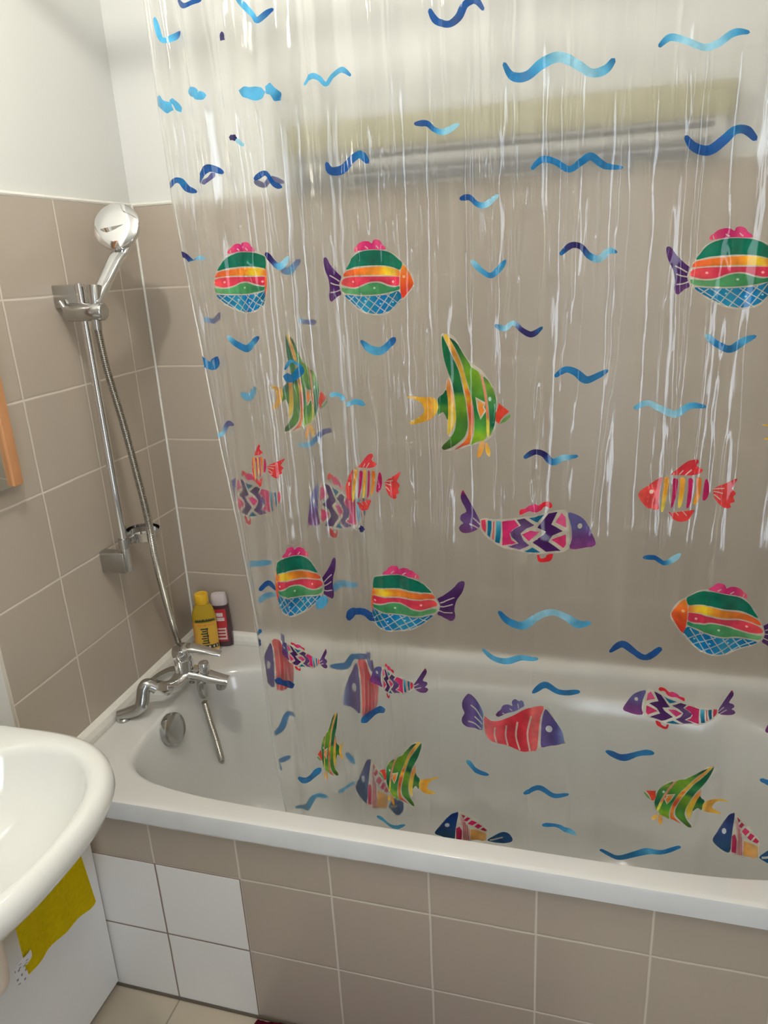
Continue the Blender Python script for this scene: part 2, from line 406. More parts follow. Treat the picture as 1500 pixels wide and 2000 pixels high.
CREASES = """1.6 3 512,1982 522,1922 521,1793 521,1703 524,1636 532,1521
2.0 3 558,1976 565,1892 582,1775 588,1633 600,1560 612,1429 620,1291
1.5 3 593,1986 601,1852 616,1759
1.8 3 615,1837 623,1769 632,1669 643,1591 645,1425 659,1292 670,1198
2.2 3 676,1806 681,1714 688,1620 693,1509 704,1391 711,1293 724,1152 730,948
1.6 4 670,1493 677,1434 681,1373
2.2 4 759,1714 762,1624 768,1585 771,1424 784,1377
2.0 3 777,1675 776,1585 778,1424 787,1348
1.8 3 712,1971 711,1875 712,1773
2.0 4 785,1962 787,1880 789,1796 790,1696
2.4 5 806,1959 809,1897 809,1845
1.6 3 834,1956 836,1843 833,1693 834,1605
3.2 4 870,1770 873,1704 870,1603 865,1512 865,1432
2.8 3 875,1759 878,1690 877,1603 872,1512 868,1448
1.8 3 911,1946 915,1789 918,1687 918,1601
1.6 3 960,1917 964,1785 969,1732
1.6 3 984,1877 977,1797 967,1732
2.0 4 1005,1935 998,1876 993,1827
1.6 3 1014,1934 1010,1813 1010,1681 999,1539
2.4 6 1080,1926 1088,1872 1085,1821
1.8 3 1171,1914 1169,1845 1166,1798
2.0 8 1230,1907 1234,1856 1235,1809
2.0 8 1240,1906 1245,1854 1246,1808
1.6 3 1138,1819 1132,1722 1130,1605
1.6 3 1062,1789 1064,1724 1066,1643
1.6 3 1022,1660 1019,1575 1017,1516
2.2 4 1057,1607 1054,1537 1050,1461 1043,1400
2.0 3 1098,1655 1093,1552 1087,1491 1082,1457
1.6 4 1118,1654 1114,1551 1111,1445
1.8 4 1172,1650 1170,1561 1166,1469 1147,1296 1139,1101
1.5 3 1227,1622 1224,1547 1222,1414 1222,1237
1.8 7 1306,1636 1313,1528 1309,1383 1312,1265
2.4 6 1048,1296 1038,1266 1047,1213
2.4 6 1038,1141 1037,1094
1.8 4 1101,1309 1095,1267 1097,1224
2.0 4 1222,1237 1223,1134 1223,1061 1224,985
1.5 3 912,1314 901,1207 892,964
1.4 3 1010,1158 1013,1073 1012,975
1.8 4 832,1269 840,1287 845,1242 843,1120 834,1090
2.2 4 779,1155 781,1240 782,1294
1.8 4 712,1142 728,1073 747,1023 760,940
1.6 3 668,1099 673,996 680,888 684,751 690,656
1.6 3 806,966 799,901 791,823
1.4 3 573,1469 591,1290 601,1095 612,881 617,706
1.4 3 516,1289 523,1132 532,1038
1.4 4 671,964 671,831 686,752
1.4 4 949,753 942,636
1.4 5 1107,743 1119,654 1116,583
1.2 4 713,684 709,532
1.2 4 954,1298 957,1117
1.3 4 1247,1558 1253,1383 1257,1222
1.2 5 1336,1457 1344,1306"""
XL = [(0.451, 2.0427), (0.451, 2.0037), (0.4525, 1.8594), (0.4567, 1.7179), (0.4759, 1.5141), (0.491, 1.2884), (0.5069, 1.0895), (0.5211, 0.9395), (0.5286, 0.6558), (0.5417, 0.5018)]
BB = {'R': (185, 105, 1260, 985), 'G': (95, 80, 1360, 1600), 'S': (105, 95, 1355, 905), 'P': (78, 90, 1415, 775), 'K': (130, 120, 1390, 775), 'B': (155, 125, 1355, 640)}

Y0 = -.605
def parse_pts(t): return [tuple(int(v) / 1000 for v in s.split(',')) for s in t]
creases = []
for l in CREASES.strip().splitlines():
    t = l.split(); P = sorted(parse_pts(t[2:]), key=lambda p: -p[1]); creases.append((float(t[0]) / 1000, float(t[1]) / 1000, P))
rc = random.Random(11)
for k in range(46):                                       # packing creases and folds all over the sheet
    cx_ = .47 + rc.random() ** 1.5 * 1.1; zt_ = 2.2 - rc.random() * 1.0; ln_ = .25 + rc.random() * .7; sl_ = (cx_ - .9) * -.05
    creases.append((.0007 + rc.random() * .0010, .0016 + rc.random() * .0018, [(cx_ + sl_ * q * ln_ + .004 * rc.random(), zt_ - q * ln_) for q in (0, .33, .66, 1)]))
def interp(P, z):
    if z >= P[0][1]: return P[0][0]
    for (xa, za), (xb, zb) in zip(P, P[1:]):
        if zb <= z <= za: return xa + (xb - xa) * (za - z) / max(1e-6, za - zb)
    return P[-1][0]
XLs = sorted(XL, key=lambda p: -p[1])
def xl(z): return interp(XLs, z)
def nz(x, y, z): return noise.noise(Vector((x, y, z)))
def softfold(x, z):
    g = max(0., min(1., (x - .45) / .5)); k = 1 - .55 * g
    w = nz(z * .7, x * 1.5, 3.3) * .02
    y = .0058 * k * math.sin((x + w) * 2 * math.pi / .062 + 1.3 * nz(x * 3, z * .5, 7))
    y += .0085 * math.sin((x + w) * 2 * math.pi / .23 + .6 + 1.2 * nz(1.7, z * .6, x))
    y += .0026 * nz(x * 26, z * 1.6, 1.0) + .0007 * nz(x * 60, z * 16, 4.0) + .0005 * nz(x * 45, z * 45, 8.0)
    return y * (1 if z < 1.6 else 1 + (z - 1.6) * .8)
def slow(z):
    out = []
    for h, w, P in creases:
        zt, zb = P[0][1], P[-1][1]
        if zb - .06 < z < zt + .06:
            e = min(1, (zt + .06 - z) / .06, (z - zb + .06) / .06)
            xc = interp(P, z) + .0024 * nz(z * 22, P[0][0] * 50, 0) + .0016 * nz(z * 70, P[0][0] * 50, 5)
            out.append((xc, h * e * (1.1 + .7 * nz(z * 26, 9, P[0][0] * 20)), w * (.75 + .5 * abs(nz(z * 14, 2, P[0][0] * 9)))))
    return out
_cache = {}
def F(x, z, cr=None):
    if cr is None:
        k = round(z, 3)
        if k not in _cache: _cache[k] = slow(k)
        cr = _cache[k]
    y = Y0 + softfold(x, z)
    for xc, h, w in cr:
        d = abs(x - xc)
        if d < 4 * w: y -= h * math.exp(-(d / w) ** 2)
    return y
def G(x, z): return Y0 + softfold(x, z) + .0145 + .003 * math.sin(x * 58 + .8) + .003 * nz(x * 22, z * 2, 11)
ZB, ZTOP, XE = .435, 2.235, 1.66
def film_material():
    m, nt, b = new_mat('clear_vinyl_film'); nt.nodes.remove(b); L = nt.links.new
    out = nt.nodes['Material Output']
    lw = N(nt, 'ShaderNodeLayerWeight'); lw.inputs['Blend'].default_value = .5
    pw = N(nt, 'ShaderNodeMath', operation='POWER'); L(lw.outputs['Facing'], pw.inputs[0]); pw.inputs[1].default_value = 3.2
    ma = N(nt, 'ShaderNodeMath', operation='MULTIPLY_ADD'); L(pw.outputs[0], ma.inputs[0]); ma.inputs[1].default_value = .75; ma.inputs[2].default_value = FILM_SPEC
    g = N(nt, 'ShaderNodeNewGeometry'); no = N(nt, 'ShaderNodeTexNoise'); no.inputs['Scale'].default_value = 1.0; no.inputs['Detail'].default_value = 3
    mp = N(nt, 'ShaderNodeMapping'); mp.inputs['Scale'].default_value = (160, 160, 14); L(g.outputs['Position'], mp.inputs['Vector']); L(mp.outputs[0], no.inputs['Vector'])
    bp = N(nt, 'ShaderNodeBump'); bp.inputs['Strength'].default_value = .25; bp.inputs['Distance'].default_value = .001; L(no.outputs['Fac'], bp.inputs['Height'])
    gl = N(nt, 'ShaderNodeBsdfGlossy'); gl.inputs['Roughness'].default_value = .065; gl.inputs['Color'].default_value = (1, 1, 1, 1); L(bp.outputs[0], gl.inputs['Normal'])
    tr = N(nt, 'ShaderNodeBsdfTransparent'); tr.inputs['Color'].default_value = (.955, .955, .945, 1)
    rf = N(nt, 'ShaderNodeBsdfRefraction'); rf.inputs['IOR'].default_value = 1.2; rf.inputs['Roughness'].default_value = .34; rf.inputs['Color'].default_value = (.955, .955, .945, 1)
    L(g.outputs['Incoming'], rf.inputs['Normal'])
    hz = N(nt, 'ShaderNodeMixShader'); hz.inputs[0].default_value = FILM_HAZE; L(tr.outputs[0], hz.inputs[1]); L(rf.outputs[0], hz.inputs[2])
    df = N(nt, 'ShaderNodeBsdfDiffuse'); df.inputs['Color'].default_value = (.9, .9, .88, 1)
    tl = N(nt, 'ShaderNodeBsdfTranslucent'); tl.inputs['Color'].default_value = (.9, .9, .88, 1)
    dt = N(nt, 'ShaderNodeMixShader'); dt.inputs[0].default_value = .5; L(df.outputs[0], dt.inputs[1]); L(tl.outputs[0], dt.inputs[2])
    mm = N(nt, 'ShaderNodeMath', operation='MULTIPLY_ADD'); L(pw.outputs[0], mm.inputs[0]); mm.inputs[1].default_value = .15; mm.inputs[2].default_value = FILM_MILK
    m1 = N(nt, 'ShaderNodeMixShader'); L(mm.outputs[0], m1.inputs[0]); L(hz.outputs[0], m1.inputs[1]); L(dt.outputs[0], m1.inputs[2])
    m2 = N(nt, 'ShaderNodeMixShader'); L(ma.outputs[0], m2.inputs[0]); L(m1.outputs[0], m2.inputs[1]); L(gl.outputs[0], m2.inputs[2])
    L(m2.outputs[0], out.inputs['Surface']); return m
def ink_material():
    m, nt, b = new_mat('printed_ink'); L = nt.links.new; out = nt.nodes['Material Output']
    a = N(nt, 'ShaderNodeAttribute'); a.attribute_name = 'ink'
    g = N(nt, 'ShaderNodeNewGeometry'); no = N(nt, 'ShaderNodeTexNoise'); no.inputs['Scale'].default_value = 45; no.inputs['Detail'].default_value = 3; L(g.outputs['Position'], no.inputs['Vector'])
    mr = N(nt, 'ShaderNodeMapRange'); mr.inputs['From Min'].default_value = .3; mr.inputs['From Max'].default_value = .7; mr.inputs['To Min'].default_value = .78; mr.inputs['To Max'].default_value = 1.22; L(no.outputs['Fac'], mr.inputs['Value'])
    hv = N(nt, 'ShaderNodeHueSaturation'); L(a.outputs['Color'], hv.inputs['Color']); L(mr.outputs[0], hv.inputs['Value'])
    df = N(nt, 'ShaderNodeBsdfDiffuse'); L(hv.outputs[0], df.inputs['Color']); tl = N(nt, 'ShaderNodeBsdfTranslucent'); L(hv.outputs[0], tl.inputs['Color'])
    dt = N(nt, 'ShaderNodeMixShader'); dt.inputs[0].default_value = .45; L(df.outputs[0], dt.inputs[1]); L(tl.outputs[0], dt.inputs[2])
    tr = N(nt, 'ShaderNodeBsdfTransparent'); mx = N(nt, 'ShaderNodeMix', data_type='RGBA'); mx.inputs[0].default_value = .45; L(hv.outputs[0], mx.inputs[6]); mx.inputs[7].default_value = (1, 1, 1, 1); L(mx.outputs[2], tr.inputs['Color'])
    m1 = N(nt, 'ShaderNodeMixShader'); L(a.outputs['Alpha'], m1.inputs[0]); L(tr.outputs[0], m1.inputs[1]); L(dt.outputs[0], m1.inputs[2])
    lw = N(nt, 'ShaderNodeLayerWeight'); lw.inputs['Blend'].default_value = .5
    pw = N(nt, 'ShaderNodeMath', operation='POWER'); L(lw.outputs['Facing'], pw.inputs[0]); pw.inputs[1].default_value = 3.5
    ma = N(nt, 'ShaderNodeMath', operation='MULTIPLY_ADD'); L(pw.outputs[0], ma.inputs[0]); ma.inputs[1].default_value = .5; ma.inputs[2].default_value = .03
    gl = N(nt, 'ShaderNodeBsdfGlossy'); gl.inputs['Roughness'].default_value = .08
    m2 = N(nt, 'ShaderNodeMixShader'); L(ma.outputs[0], m2.inputs[0]); L(m1.outputs[0], m2.inputs[1]); L(gl.outputs[0], m2.inputs[2])
    L(m2.outputs[0], out.inputs['Surface']); return m
FILM_SPEC = .050; FILM_MILK = .04; FILM_HAZE = .7
FILM = film_material(); INK = ink_material()
# print geometry first as flat polygons in (x, z), then cut finely and laid on the film
def srgb(c): return tuple(((v / 255) / 12.92 if v <= 10 else ((v / 255 + .055) / 1.055) ** 2.4) for v in c)
INKS = dict(D=(8, 78, 150), N=(30, 25, 95), M=(22, 118, 178), C=(80, 170, 215), L=(150, 208, 232), V=(88, 90, 140))
pbm = bmesh.new(); col = pbm.loops.layers.float_color.new('ink'); lay = pbm.faces.layers.int.new('layer')
polys = []
def addpoly(pts, layer, cfun, level, alpha):
    """pts flat [(x,z)], cfun(i-th source coordinate)->rgb ; src coords kept for gradients"""
    polys.append((pts, layer, cfun, level, alpha))
def flush():
    global polys
    for pts, layer, cfun, level, alpha in polys:
        P3 = [Vector((p[0], p[1], 0)) for p in pts]
        tris = tessellate_polygon([P3])
        b = bmesh.new(); uvl = b.verts.layers.float_vector.new('s'); vs = [b.verts.new((p[0], 0, p[1])) for p in pts]
        for v, p in zip(vs, pts): v[uvl] = Vector((p[2], p[3], 0))
        for t in tris:
            try: b.faces.new([vs[i] for i in t])
            except ValueError: pass
        xs = [p[0] for p in pts]; zs = [p[1] for p in pts]
        st = .0028
        for i in range(int(min(xs) / st) + 1, int(max(xs) / st) + 1):
            bmesh.ops.bisect_plane(b, geom=b.verts[:] + b.edges[:] + b.faces[:], plane_co=(i * st, 0, 0), plane_no=(1, 0, 0))
        for i in range(int(min(zs) / .012) + 1, int(max(zs) / .012) + 1):
            bmesh.ops.bisect_plane(b, geom=b.verts[:] + b.edges[:] + b.faces[:], plane_co=(0, 0, i * .012), plane_no=(0, 0, 1))
        mp = {}
        for v in b.verts:
            x, z = v.co.x, v.co.z; x = max(x, xl(z) + .002)
            off = .0006 + .00022 * level
            y = F(x, z) - off if layer == 0 else G(x, z) - off
            mp[v] = pbm.verts.new((x, y, z))
        for f in b.faces:
            try: nf = pbm.faces.new([mp[v] for v in f.verts])
            except ValueError: continue
            for lp, v in zip(nf.loops, f.verts):
                s = v[uvl]; c = srgb(cfun(s.x, s.y)); lp[col] = (*c, alpha)
        b.free()
    polys = []
def wave(l):
    t = l.split(); layer = int(t[0]); w = float(t[1]) / 1000 * 1.14; cs = t[2]; P = parse_pts(t[3:])
    n = 6; sp = catmull([(p[0], p[1], 0) for p in P], n); m = len(sp); left = []; right = []
    for i, p in enumerate(sp):
        d = sp[min(i + 1, m - 1)] - sp[max(i - 1, 0)]; d.normalize(); nn = Vector((-d.y, d.x, 0)); u = i / (m - 1)
        tp = min(1, .52 + 3.4 * min(u, 1 - u)) * (1 + .12 * math.sin(u * 9 + w * 900))
        left.append((*(p + nn * w * .5 * tp)[:2], u, 0)); right.append((*(p - nn * w * .5 * tp)[:2], u, 1))
    d = (sp[-1] - sp[-2]).normalized(); e = sp[-1] + d * w * .22; d0 = (sp[0] - sp[1]).normalized(); e0 = sp[0] + d0 * w * .18
    pts = left + [(e.x, e.y, 1, .5)] + right[::-1] + [(e0.x, e0.y, 0, .5)]
    K = [INKS[c] for c in cs]
    def cf(u, v):
        q = max(0, min(1, u)) * (len(K) - 1); i = min(int(q), len(K) - 2); f = q - i
        return [a + (b - a) * f for a, b in zip(K[i], K[i + 1])]
    addpoly(pts, layer, cf, 1, .93)
def ramp(stops, ax):
    def cf(u, v):
        q = u if ax == 'u' else v
        if q <= stops[0][0]: return stops[0][1]
        for (a, ca), (b, cb) in zip(stops, stops[1:]):
            if q <= b: f = (q - a) / (b - a); return [i + (j - i) * f for i, j in zip(ca, cb)]
        return stops[-1][1]
    return cf
def flat(c): return lambda u, v: c
def PT(s): return [tuple(float(v) for v in p.split(',')) for p in s.split()]
WHITE = (226, 220, 205)
def ln(s, w): return ('L', PT(s), w)
def el(x, y, rx, ry): return [(x + rx * math.cos(t * math.pi / 6), y + ry * math.sin(t * math.pi / 6)) for t in range(12)]
# each kind: list of (points | line, colour function, level, smooth)
K = {}
PURP = ramp([(300, (96, 62, 120)), (500, (72, 28, 98)), (650, (70, 26, 92)), (830, (104, 60, 118))], 'v')
K['R'] = [
 (PT('380,640 410,530 450,445 530,310 600,258 700,222 860,208 960,222 1050,272 1140,365 1215,450 1268,620 1220,712 1130,812 1000,945 880,988 790,988 680,960 560,885 430,765'), flat(WHITE), 0, 1),
 (PT('185,330 205,312 235,330 265,385 310,445 365,505 395,535 388,570 373,630 383,690 395,745 350,775 315,810 290,832 265,815 255,760 262,690 255,610 240,545 205,465 188,390'), PURP, 1, 1),
 (ln('262,520 310,547 375,592', 14), flat(WHITE), 2, 0), (ln('275,608 320,628 375,640', 14), flat(WHITE), 2, 0), (ln('275,722 330,715 390,692', 14), flat(WHITE), 2, 0),
 (PT('570,245 575,205 605,180 640,145 700,125 750,130 782,152 800,115 850,108 885,130 905,165 935,190 940,218 860,222 800,218 700,225 620,240'), ramp([(560, (235, 90, 120)), (700, (205, 40, 115)), (780, (200, 30, 110)), (830, (225, 70, 130))], 'u'), 1, 1),
 (ln('705,185 740,212', 12), flat(WHITE), 2, 0), (ln('830,175 860,208', 12), flat(WHITE), 2, 0), (ln('600,200 606,240', 9), flat(WHITE), 2, 0),
 (PT('455,455 490,390 540,315 600,270 680,240 760,228 860,228 950,240 1030,275 1090,325 1135,375 1110,448 1040,425 950,405 860,400 760,402 650,412 560,425'), ramp([(450, (0, 125, 100)), (800, (0, 110, 88)), (1000, (0, 120, 92))], 'u'), 1, 1),
 (PT('420,535 450,478 560,448 700,428 860,415 960,420 1040,437 1100,455 1105,525 1010,518 900,512 760,512 600,518 500,528'), ramp([(420, (225, 95, 55)), (650, (232, 125, 40)), (850, (235, 150, 45)), (950, (240, 208, 40)), (1040, (235, 190, 60)), (1100, (230, 130, 60))], 'u'), 1, 1),
 (PT('400,600 430,560 520,540 700,532 900,530 1090,532 1102,560 1100,625 1040,638 960,620 880,590 800,588 720,605 620,648 520,662 430,640 400,625'), ramp([(400, (235, 85, 85)), (700, (218, 55, 90)), (850, (205, 60, 85)), (1100, (222, 50, 85))], 'u'), 1, 1),
 (PT('400,670 450,672 560,678 650,655 740,615 810,602 880,608 960,640 1040,655 1098,640 1100,680 1000,710 880,735 740,745 600,742 470,735 415,715'), ramp([(400, (110, 170, 115)), (700, (80, 160, 105)), (900, (70, 150, 95)), (1100, (40, 135, 95))], 'u'), 1, 1),
 (PT('440,755 600,762 760,760 900,750 1000,730 1095,700 1130,790 1060,870 980,935 890,968 800,968 700,945 600,890 500,820'), ramp([(440, (0, 110, 160)), (600, (20, 130, 180)), (750, (40, 150, 190)), (900, (0, 120, 190)), (1000, (0, 130, 180)), (1100, (0, 110, 150))], 'u'), 1, 1),
 (PT('1140,395 1180,425 1215,490 1245,560 1255,620 1215,690 1140,785 1115,700 1112,560 1118,470'), ramp([(400, (238, 150, 60)), (560, (232, 105, 40)), (750, (222, 60, 45))], 'v'), 1, 1),
 (el(1155, 530, 17, 17), flat((240, 190, 130)), 2, 1), (el(545, 595, 13, 13), flat((250, 190, 190)), 2, 1), (el(1028, 590, 14, 14), flat((250, 190, 190)), 2, 1), (el(812, 665, 13, 13), flat((200, 230, 190)), 2, 1),
 (el(708, 818, 11, 11), flat((150, 225, 240)), 3, 1), (el(882, 850, 11, 11), flat((150, 225, 240)), 3, 1), (el(1025, 830, 11, 11), flat((150, 225, 240)), 3, 1), (el(600, 850, 9, 9), flat((150, 225, 240)), 3, 1)]
for s in ('470,758 720,965', '575,765 850,985', '705,765 960,968', '830,760 1040,905', '950,742 1100,850', '560,765 490,825', '665,765 580,880', '765,765 650,930', '880,755 735,960', '985,735 830,968', '1075,712 910,965', '1125,790 1000,935'):
    K['R'].append((ln(s, 11), flat((214, 216, 206)), 2, 0))
GRN = ramp([(80, (60, 120, 60)), (110, (0, 100, 60)), (400, (10, 105, 65)), (620, (50, 135, 70)), (760, (20, 95, 60)), (840, (115, 165, 35)), (1000, (110, 160, 35)), (1150, (70, 130, 50)), (1350, (80, 145, 45)), (1480, (60, 90, 35))], 'v')
K['G'] = [
 (PT('515,80 590,78 680,120 830,380 960,480 1050,560 1160,730 1198,900 1180,1200 1080,1375 860,1455 700,1495 540,1500 520,1460 640,1330 590,1300 590,1100 540,1020 480,1060 470,850 560,760 590,600 620,560 560,380 515,200'), flat(WHITE), 0, 1),
 (PT('525,95 545,120 600,230 680,400 730,520 765,680 790,800 810,900 825,1030 835,1200 800,1330 720,1410 620,1470 555,1490 528,1465 550,1420 620,1350 680,1250 700,1120 695,980 680,820 650,660 600,520 560,400 535,280 522,180'), GRN, 1, 1),
 (PT('545,90 590,85 620,130 690,270 745,400 790,540 830,700 870,830 895,960 905,1100 900,1250 870,1380 850,1430 780,1450 680,1490 790,1400 840,1300 850,1150 835,1000 815,860 790,730 760,600 720,470 650,310 590,190'), ramp([(90, (230, 195, 70)), (300, (215, 150, 60)), (550, (222, 180, 60)), (700, (228, 185, 50)), (790, (222, 110, 45)), (860, (240, 190, 40)), (960, (225, 100, 45)), (1100, (215, 90, 40)), (1250, (230, 150, 55)), (1400, (225, 120, 45)), (1480, (205, 50, 50))], 'v'), 1, 1),
 (PT('620,120 700,180 760,280 840,410 880,480 960,530 1000,620 1030,750 1045,880 1060,1100 1060,1350 950,1400 870,1440 905,1330 915,1200 905,1000 880,850 840,700 800,560 770,440 710,290 650,180'), ramp([(120, (20, 70, 45)), (240, (30, 100, 60)), (400, (95, 150, 45)), (560, (125, 170, 40)), (800, (90, 155, 50)), (1000, (20, 120, 70)), (1120, (70, 150, 60)), (1220, (80, 160, 60)), (1320, (150, 195, 40)), (1440, (120, 170, 40))], 'v'), 1, 1),
 (PT('985,560 1020,600 1060,780 1080,950 1100,1150 1100,1300 1080,1340 1065,1250 1060,1050 1040,850 1010,680'), ramp([(560, (205, 150, 130)), (800, (225, 150, 110)), (1080, (228, 130, 80)), (1130, (240, 225, 70)), (1340, (238, 230, 120))], 'v'), 2, 1),
 (PT('1025,590 1090,640 1150,740 1185,870 1180,1000 1170,1150 1140,1250 1100,1320 1105,1150 1090,950 1060,750'), ramp([(590, (60, 110, 50)), (700, (135, 175, 50)), (800, (90, 150, 60)), (1000, (40, 130, 75)), (1180, (0, 100, 70)), (1320, (150, 190, 50))], 'v'), 1, 1),
 (el(1107, 855, 19, 28), flat((205, 235, 210)), 3, 1),
 (PT('1215,905 1340,1010 1280,1060 1240,1110 1215,1165 1180,1130 1175,1040 1200,970'), flat((228, 70, 45)), 1, 0),
 (PT('1225,1165 1270,1100 1355,1040 1350,1080 1290,1140'), flat((105, 155, 80)), 1, 0),
 (PT('925,840 1050,900 1040,960 1060,1010 990,1120 950,1000'), flat(WHITE), 2, 0),
 (PT('950,870 1040,925 1015,960 1040,1000 990,1095 962,1000'), ramp([(870, (245, 190, 110)), (980, (240, 140, 40)), (1100, (240, 170, 80))], 'v'), 3, 0),
 (PT('600,600 630,660 665,800 685,950 695,1100 670,1200 620,1280 595,1290 600,1150 605,1000 600,850 580,720'), ramp([(600, (205, 150, 120)), (750, (222, 140, 50)), (850, (228, 170, 50)), (1000, (220, 190, 50)), (1250, (225, 195, 80))], 'v'), 1, 1),
 (PT('480,840 540,790 580,740 600,880 600,1110 545,1010 470,1050 485,950'), ramp([(740, (10, 90, 60)), (880, (0, 110, 60)), (960, (80, 140, 50)), (1100, (50, 120, 60))], 'v'), 1, 1),
 (PT('100,810 170,795 300,820 420,835 465,880 480,940 460,1020 400,1090 300,1130 190,1145 140,1120 240,1070 310,1010 300,930 265,870 190,840'), ramp([(100, (228, 190, 90)), (250, (232, 180, 50)), (370, (225, 160, 45)), (400, (225, 160, 60)), (450, (242, 200, 60))], 'u'), 1, 1),
 (PT('990,1400 1040,1400 1030,1500 990,1590 955,1600 960,1500'), ramp([(1400, (215, 165, 110)), (1580, (240, 165, 50))], 'v'), 1, 1),
 (PT('1060,1400 1090,1440 1115,1520 1105,1585 1070,1560 1050,1480'), ramp([(1400, (220, 170, 100)), (1520, (242, 190, 60)), (1580, (240, 210, 150))], 'v'), 1, 1)]
RED = (222, 62, 62); MAG = (190, 20, 95)
YEL = ramp([(340, (232, 165, 60)), (520, (232, 160, 40)), (650, (240, 205, 70)), (780, (235, 225, 90))], 'v')
K['S'] = [
 (PT('108,580 150,520 220,465 320,390 425,340 400,450 385,550 375,660 370,755 280,745 200,715 135,650'), ramp([(110, (232, 95, 80)), (230, RED), (300, (230, 80, 75)), (400, RED)], 'u'), 1, 1), (el(280, 525, 27, 27), flat(WHITE), 2, 1),
 (PT('450,350 510,350 500,450 480,560 460,680 430,775 405,770 415,650 435,500'), YEL, 1, 1), (PT('560,360 600,355 625,375 615,480 595,590 560,700 530,730 545,600 555,480'), flat(MAG), 1, 1),
 (PT('650,345 710,345 705,450 690,580 660,700 625,715 630,600 645,470'), YEL, 1, 1), (PT('755,340 805,345 800,480 785,610 760,690 725,710 735,600 748,470'), flat(MAG), 1, 1),
 (PT('850,330 910,330 910,450 890,560 850,650 810,655 830,560 850,450'), ramp([(330, (222, 115, 40)), (650, (228, 160, 50))], 'v'), 1, 1), (PT('970,335 1000,370 1012,480 990,570 950,610 928,590 935,500 950,390'), flat(MAG), 1, 1),
 (PT('1060,465 1140,420 1240,380 1355,325 1310,420 1290,460 1340,510 1310,560 1325,620 1270,645 1280,690 1220,705 1140,660 1085,590 1060,510'), flat(RED), 1, 1),
 (ln('1065,462 1200,452', 15), flat(WHITE), 2, 0), (ln('1060,490 1180,515', 15), flat(WHITE), 2, 0), (ln('1070,530 1150,595', 15), flat(WHITE), 2, 0),
 (PT('535,300 610,240 690,170 770,115 860,95 880,130 850,175 930,220 900,260 820,290 700,305 560,310'), ramp([(540, (228, 80, 70)), (700, (205, 40, 60)), (900, RED)], 'u'), 1, 1), (ln('640,300 690,245', 12), flat(WHITE), 2, 0), (ln('710,305 790,225', 14), flat(WHITE), 2, 0),
 (PT('500,780 560,790 660,765 740,745 825,732 790,800 740,870 640,900 560,870 530,820'), flat(RED), 1, 1), (ln('590,775 630,820', 11), flat(WHITE), 2, 0), (ln('680,758 730,810', 11), flat(WHITE), 2, 0)]
PK = (215, 45, 115); TEAL = (0, 110, 150)
K['P'] = [
 (PT('295,375 500,372 650,352 740,330 940,290 1060,262 1150,272 1170,460 1160,640 950,688 600,668 500,645 300,500'), flat(WHITE), 0, 1),
 (PT('95,150 115,95 145,140 200,240 250,330 285,390 285,455 240,495 170,515 110,505 78,465 95,430 120,415 90,375 100,330 150,305 130,250 105,200'), ramp([(95, (200, 40, 90)), (150, (70, 30, 95)), (280, (90, 50, 120)), (400, (105, 75, 135)), (500, (110, 60, 120))], 'v'), 1, 1), (ln('215,370 290,430', 14), flat(WHITE), 2, 0), (ln('180,425 270,470', 14), flat(WHITE), 2, 0),
 (PT('303,390 345,378 352,440 348,510 315,480 303,440'), flat((225, 60, 95)), 1, 0), (PT('370,385 410,390 408,470 392,552 365,530 370,450'), flat(TEAL), 1, 0), (PT('425,395 438,395 435,480 430,575 415,565 425,480'), flat((225, 80, 95)), 1, 0),
 (PT('455,390 505,395 503,500 490,610 445,595 455,500'), ramp([(390, (110, 190, 215)), (480, (40, 150, 185)), (600, (0, 100, 140))], 'v'), 1, 0),
 (PT('515,395 640,375 685,425 620,470 590,510 610,570 660,600 560,625 515,632 520,520'), flat(PK), 1, 0),
 (PT('665,370 740,345 840,400 760,440 700,500 730,560 790,600 690,660 570,640 680,600 610,540 595,500 640,460 705,420'), ramp([(345, (70, 40, 90)), (450, (105, 75, 130)), (600, (95, 60, 120)), (660, (120, 85, 140))], 'v'), 1, 0),
 (PT('785,335 935,305 870,378'), flat(TEAL), 1, 0), (PT('975,295 1060,278 1000,400 1110,460 1010,510 970,570 1090,655 950,670 820,570 930,500 950,470 865,430'), flat((74, 28, 100)), 1, 0),
 (PT('715,505 800,455 890,470 840,510 785,560'), ramp([(715, (205, 40, 110)), (880, (225, 90, 150))], 'u'), 1, 0), (PT('735,668 820,622 900,675'), flat(TEAL), 1, 0),
 (PT('1040,380 1100,285 1135,320 1145,425'), flat((222, 90, 140)), 1, 0), (PT('1000,550 1140,490 1140,590 1115,625'), flat((220, 55, 115)), 1, 0),
 (PT('1160,285 1230,300 1300,350 1345,420 1380,500 1412,580 1410,625 1350,638 1180,635 1195,540 1190,420'), ramp([(285, (95, 90, 150)), (430, (100, 95, 155)), (520, (105, 60, 130)), (630, (135, 60, 135))], 'v'), 1, 1), (el(1270, 418, 22, 26), flat(WHITE), 2, 1),
 (PT('690,300 700,265 750,250 790,215 850,200 880,215 930,185 985,185 1010,220 990,245 940,225 900,265 850,280 800,270 750,290 700,318'), ramp([(700, (215, 30, 50)), (800, (225, 60, 130)), (870, (225, 50, 110)), (920, (220, 30, 45))], 'u'), 1, 1),
 (PT('865,700 885,700 900,735 945,725 960,700 1015,690 1000,750 950,772 880,765'), flat((215, 35, 45)), 1, 1)]
KP = ramp([(140, (85, 55, 120)), (260, (110, 90, 155)), (330, (75, 65, 130)), (400, (120, 140, 185))], 'u')
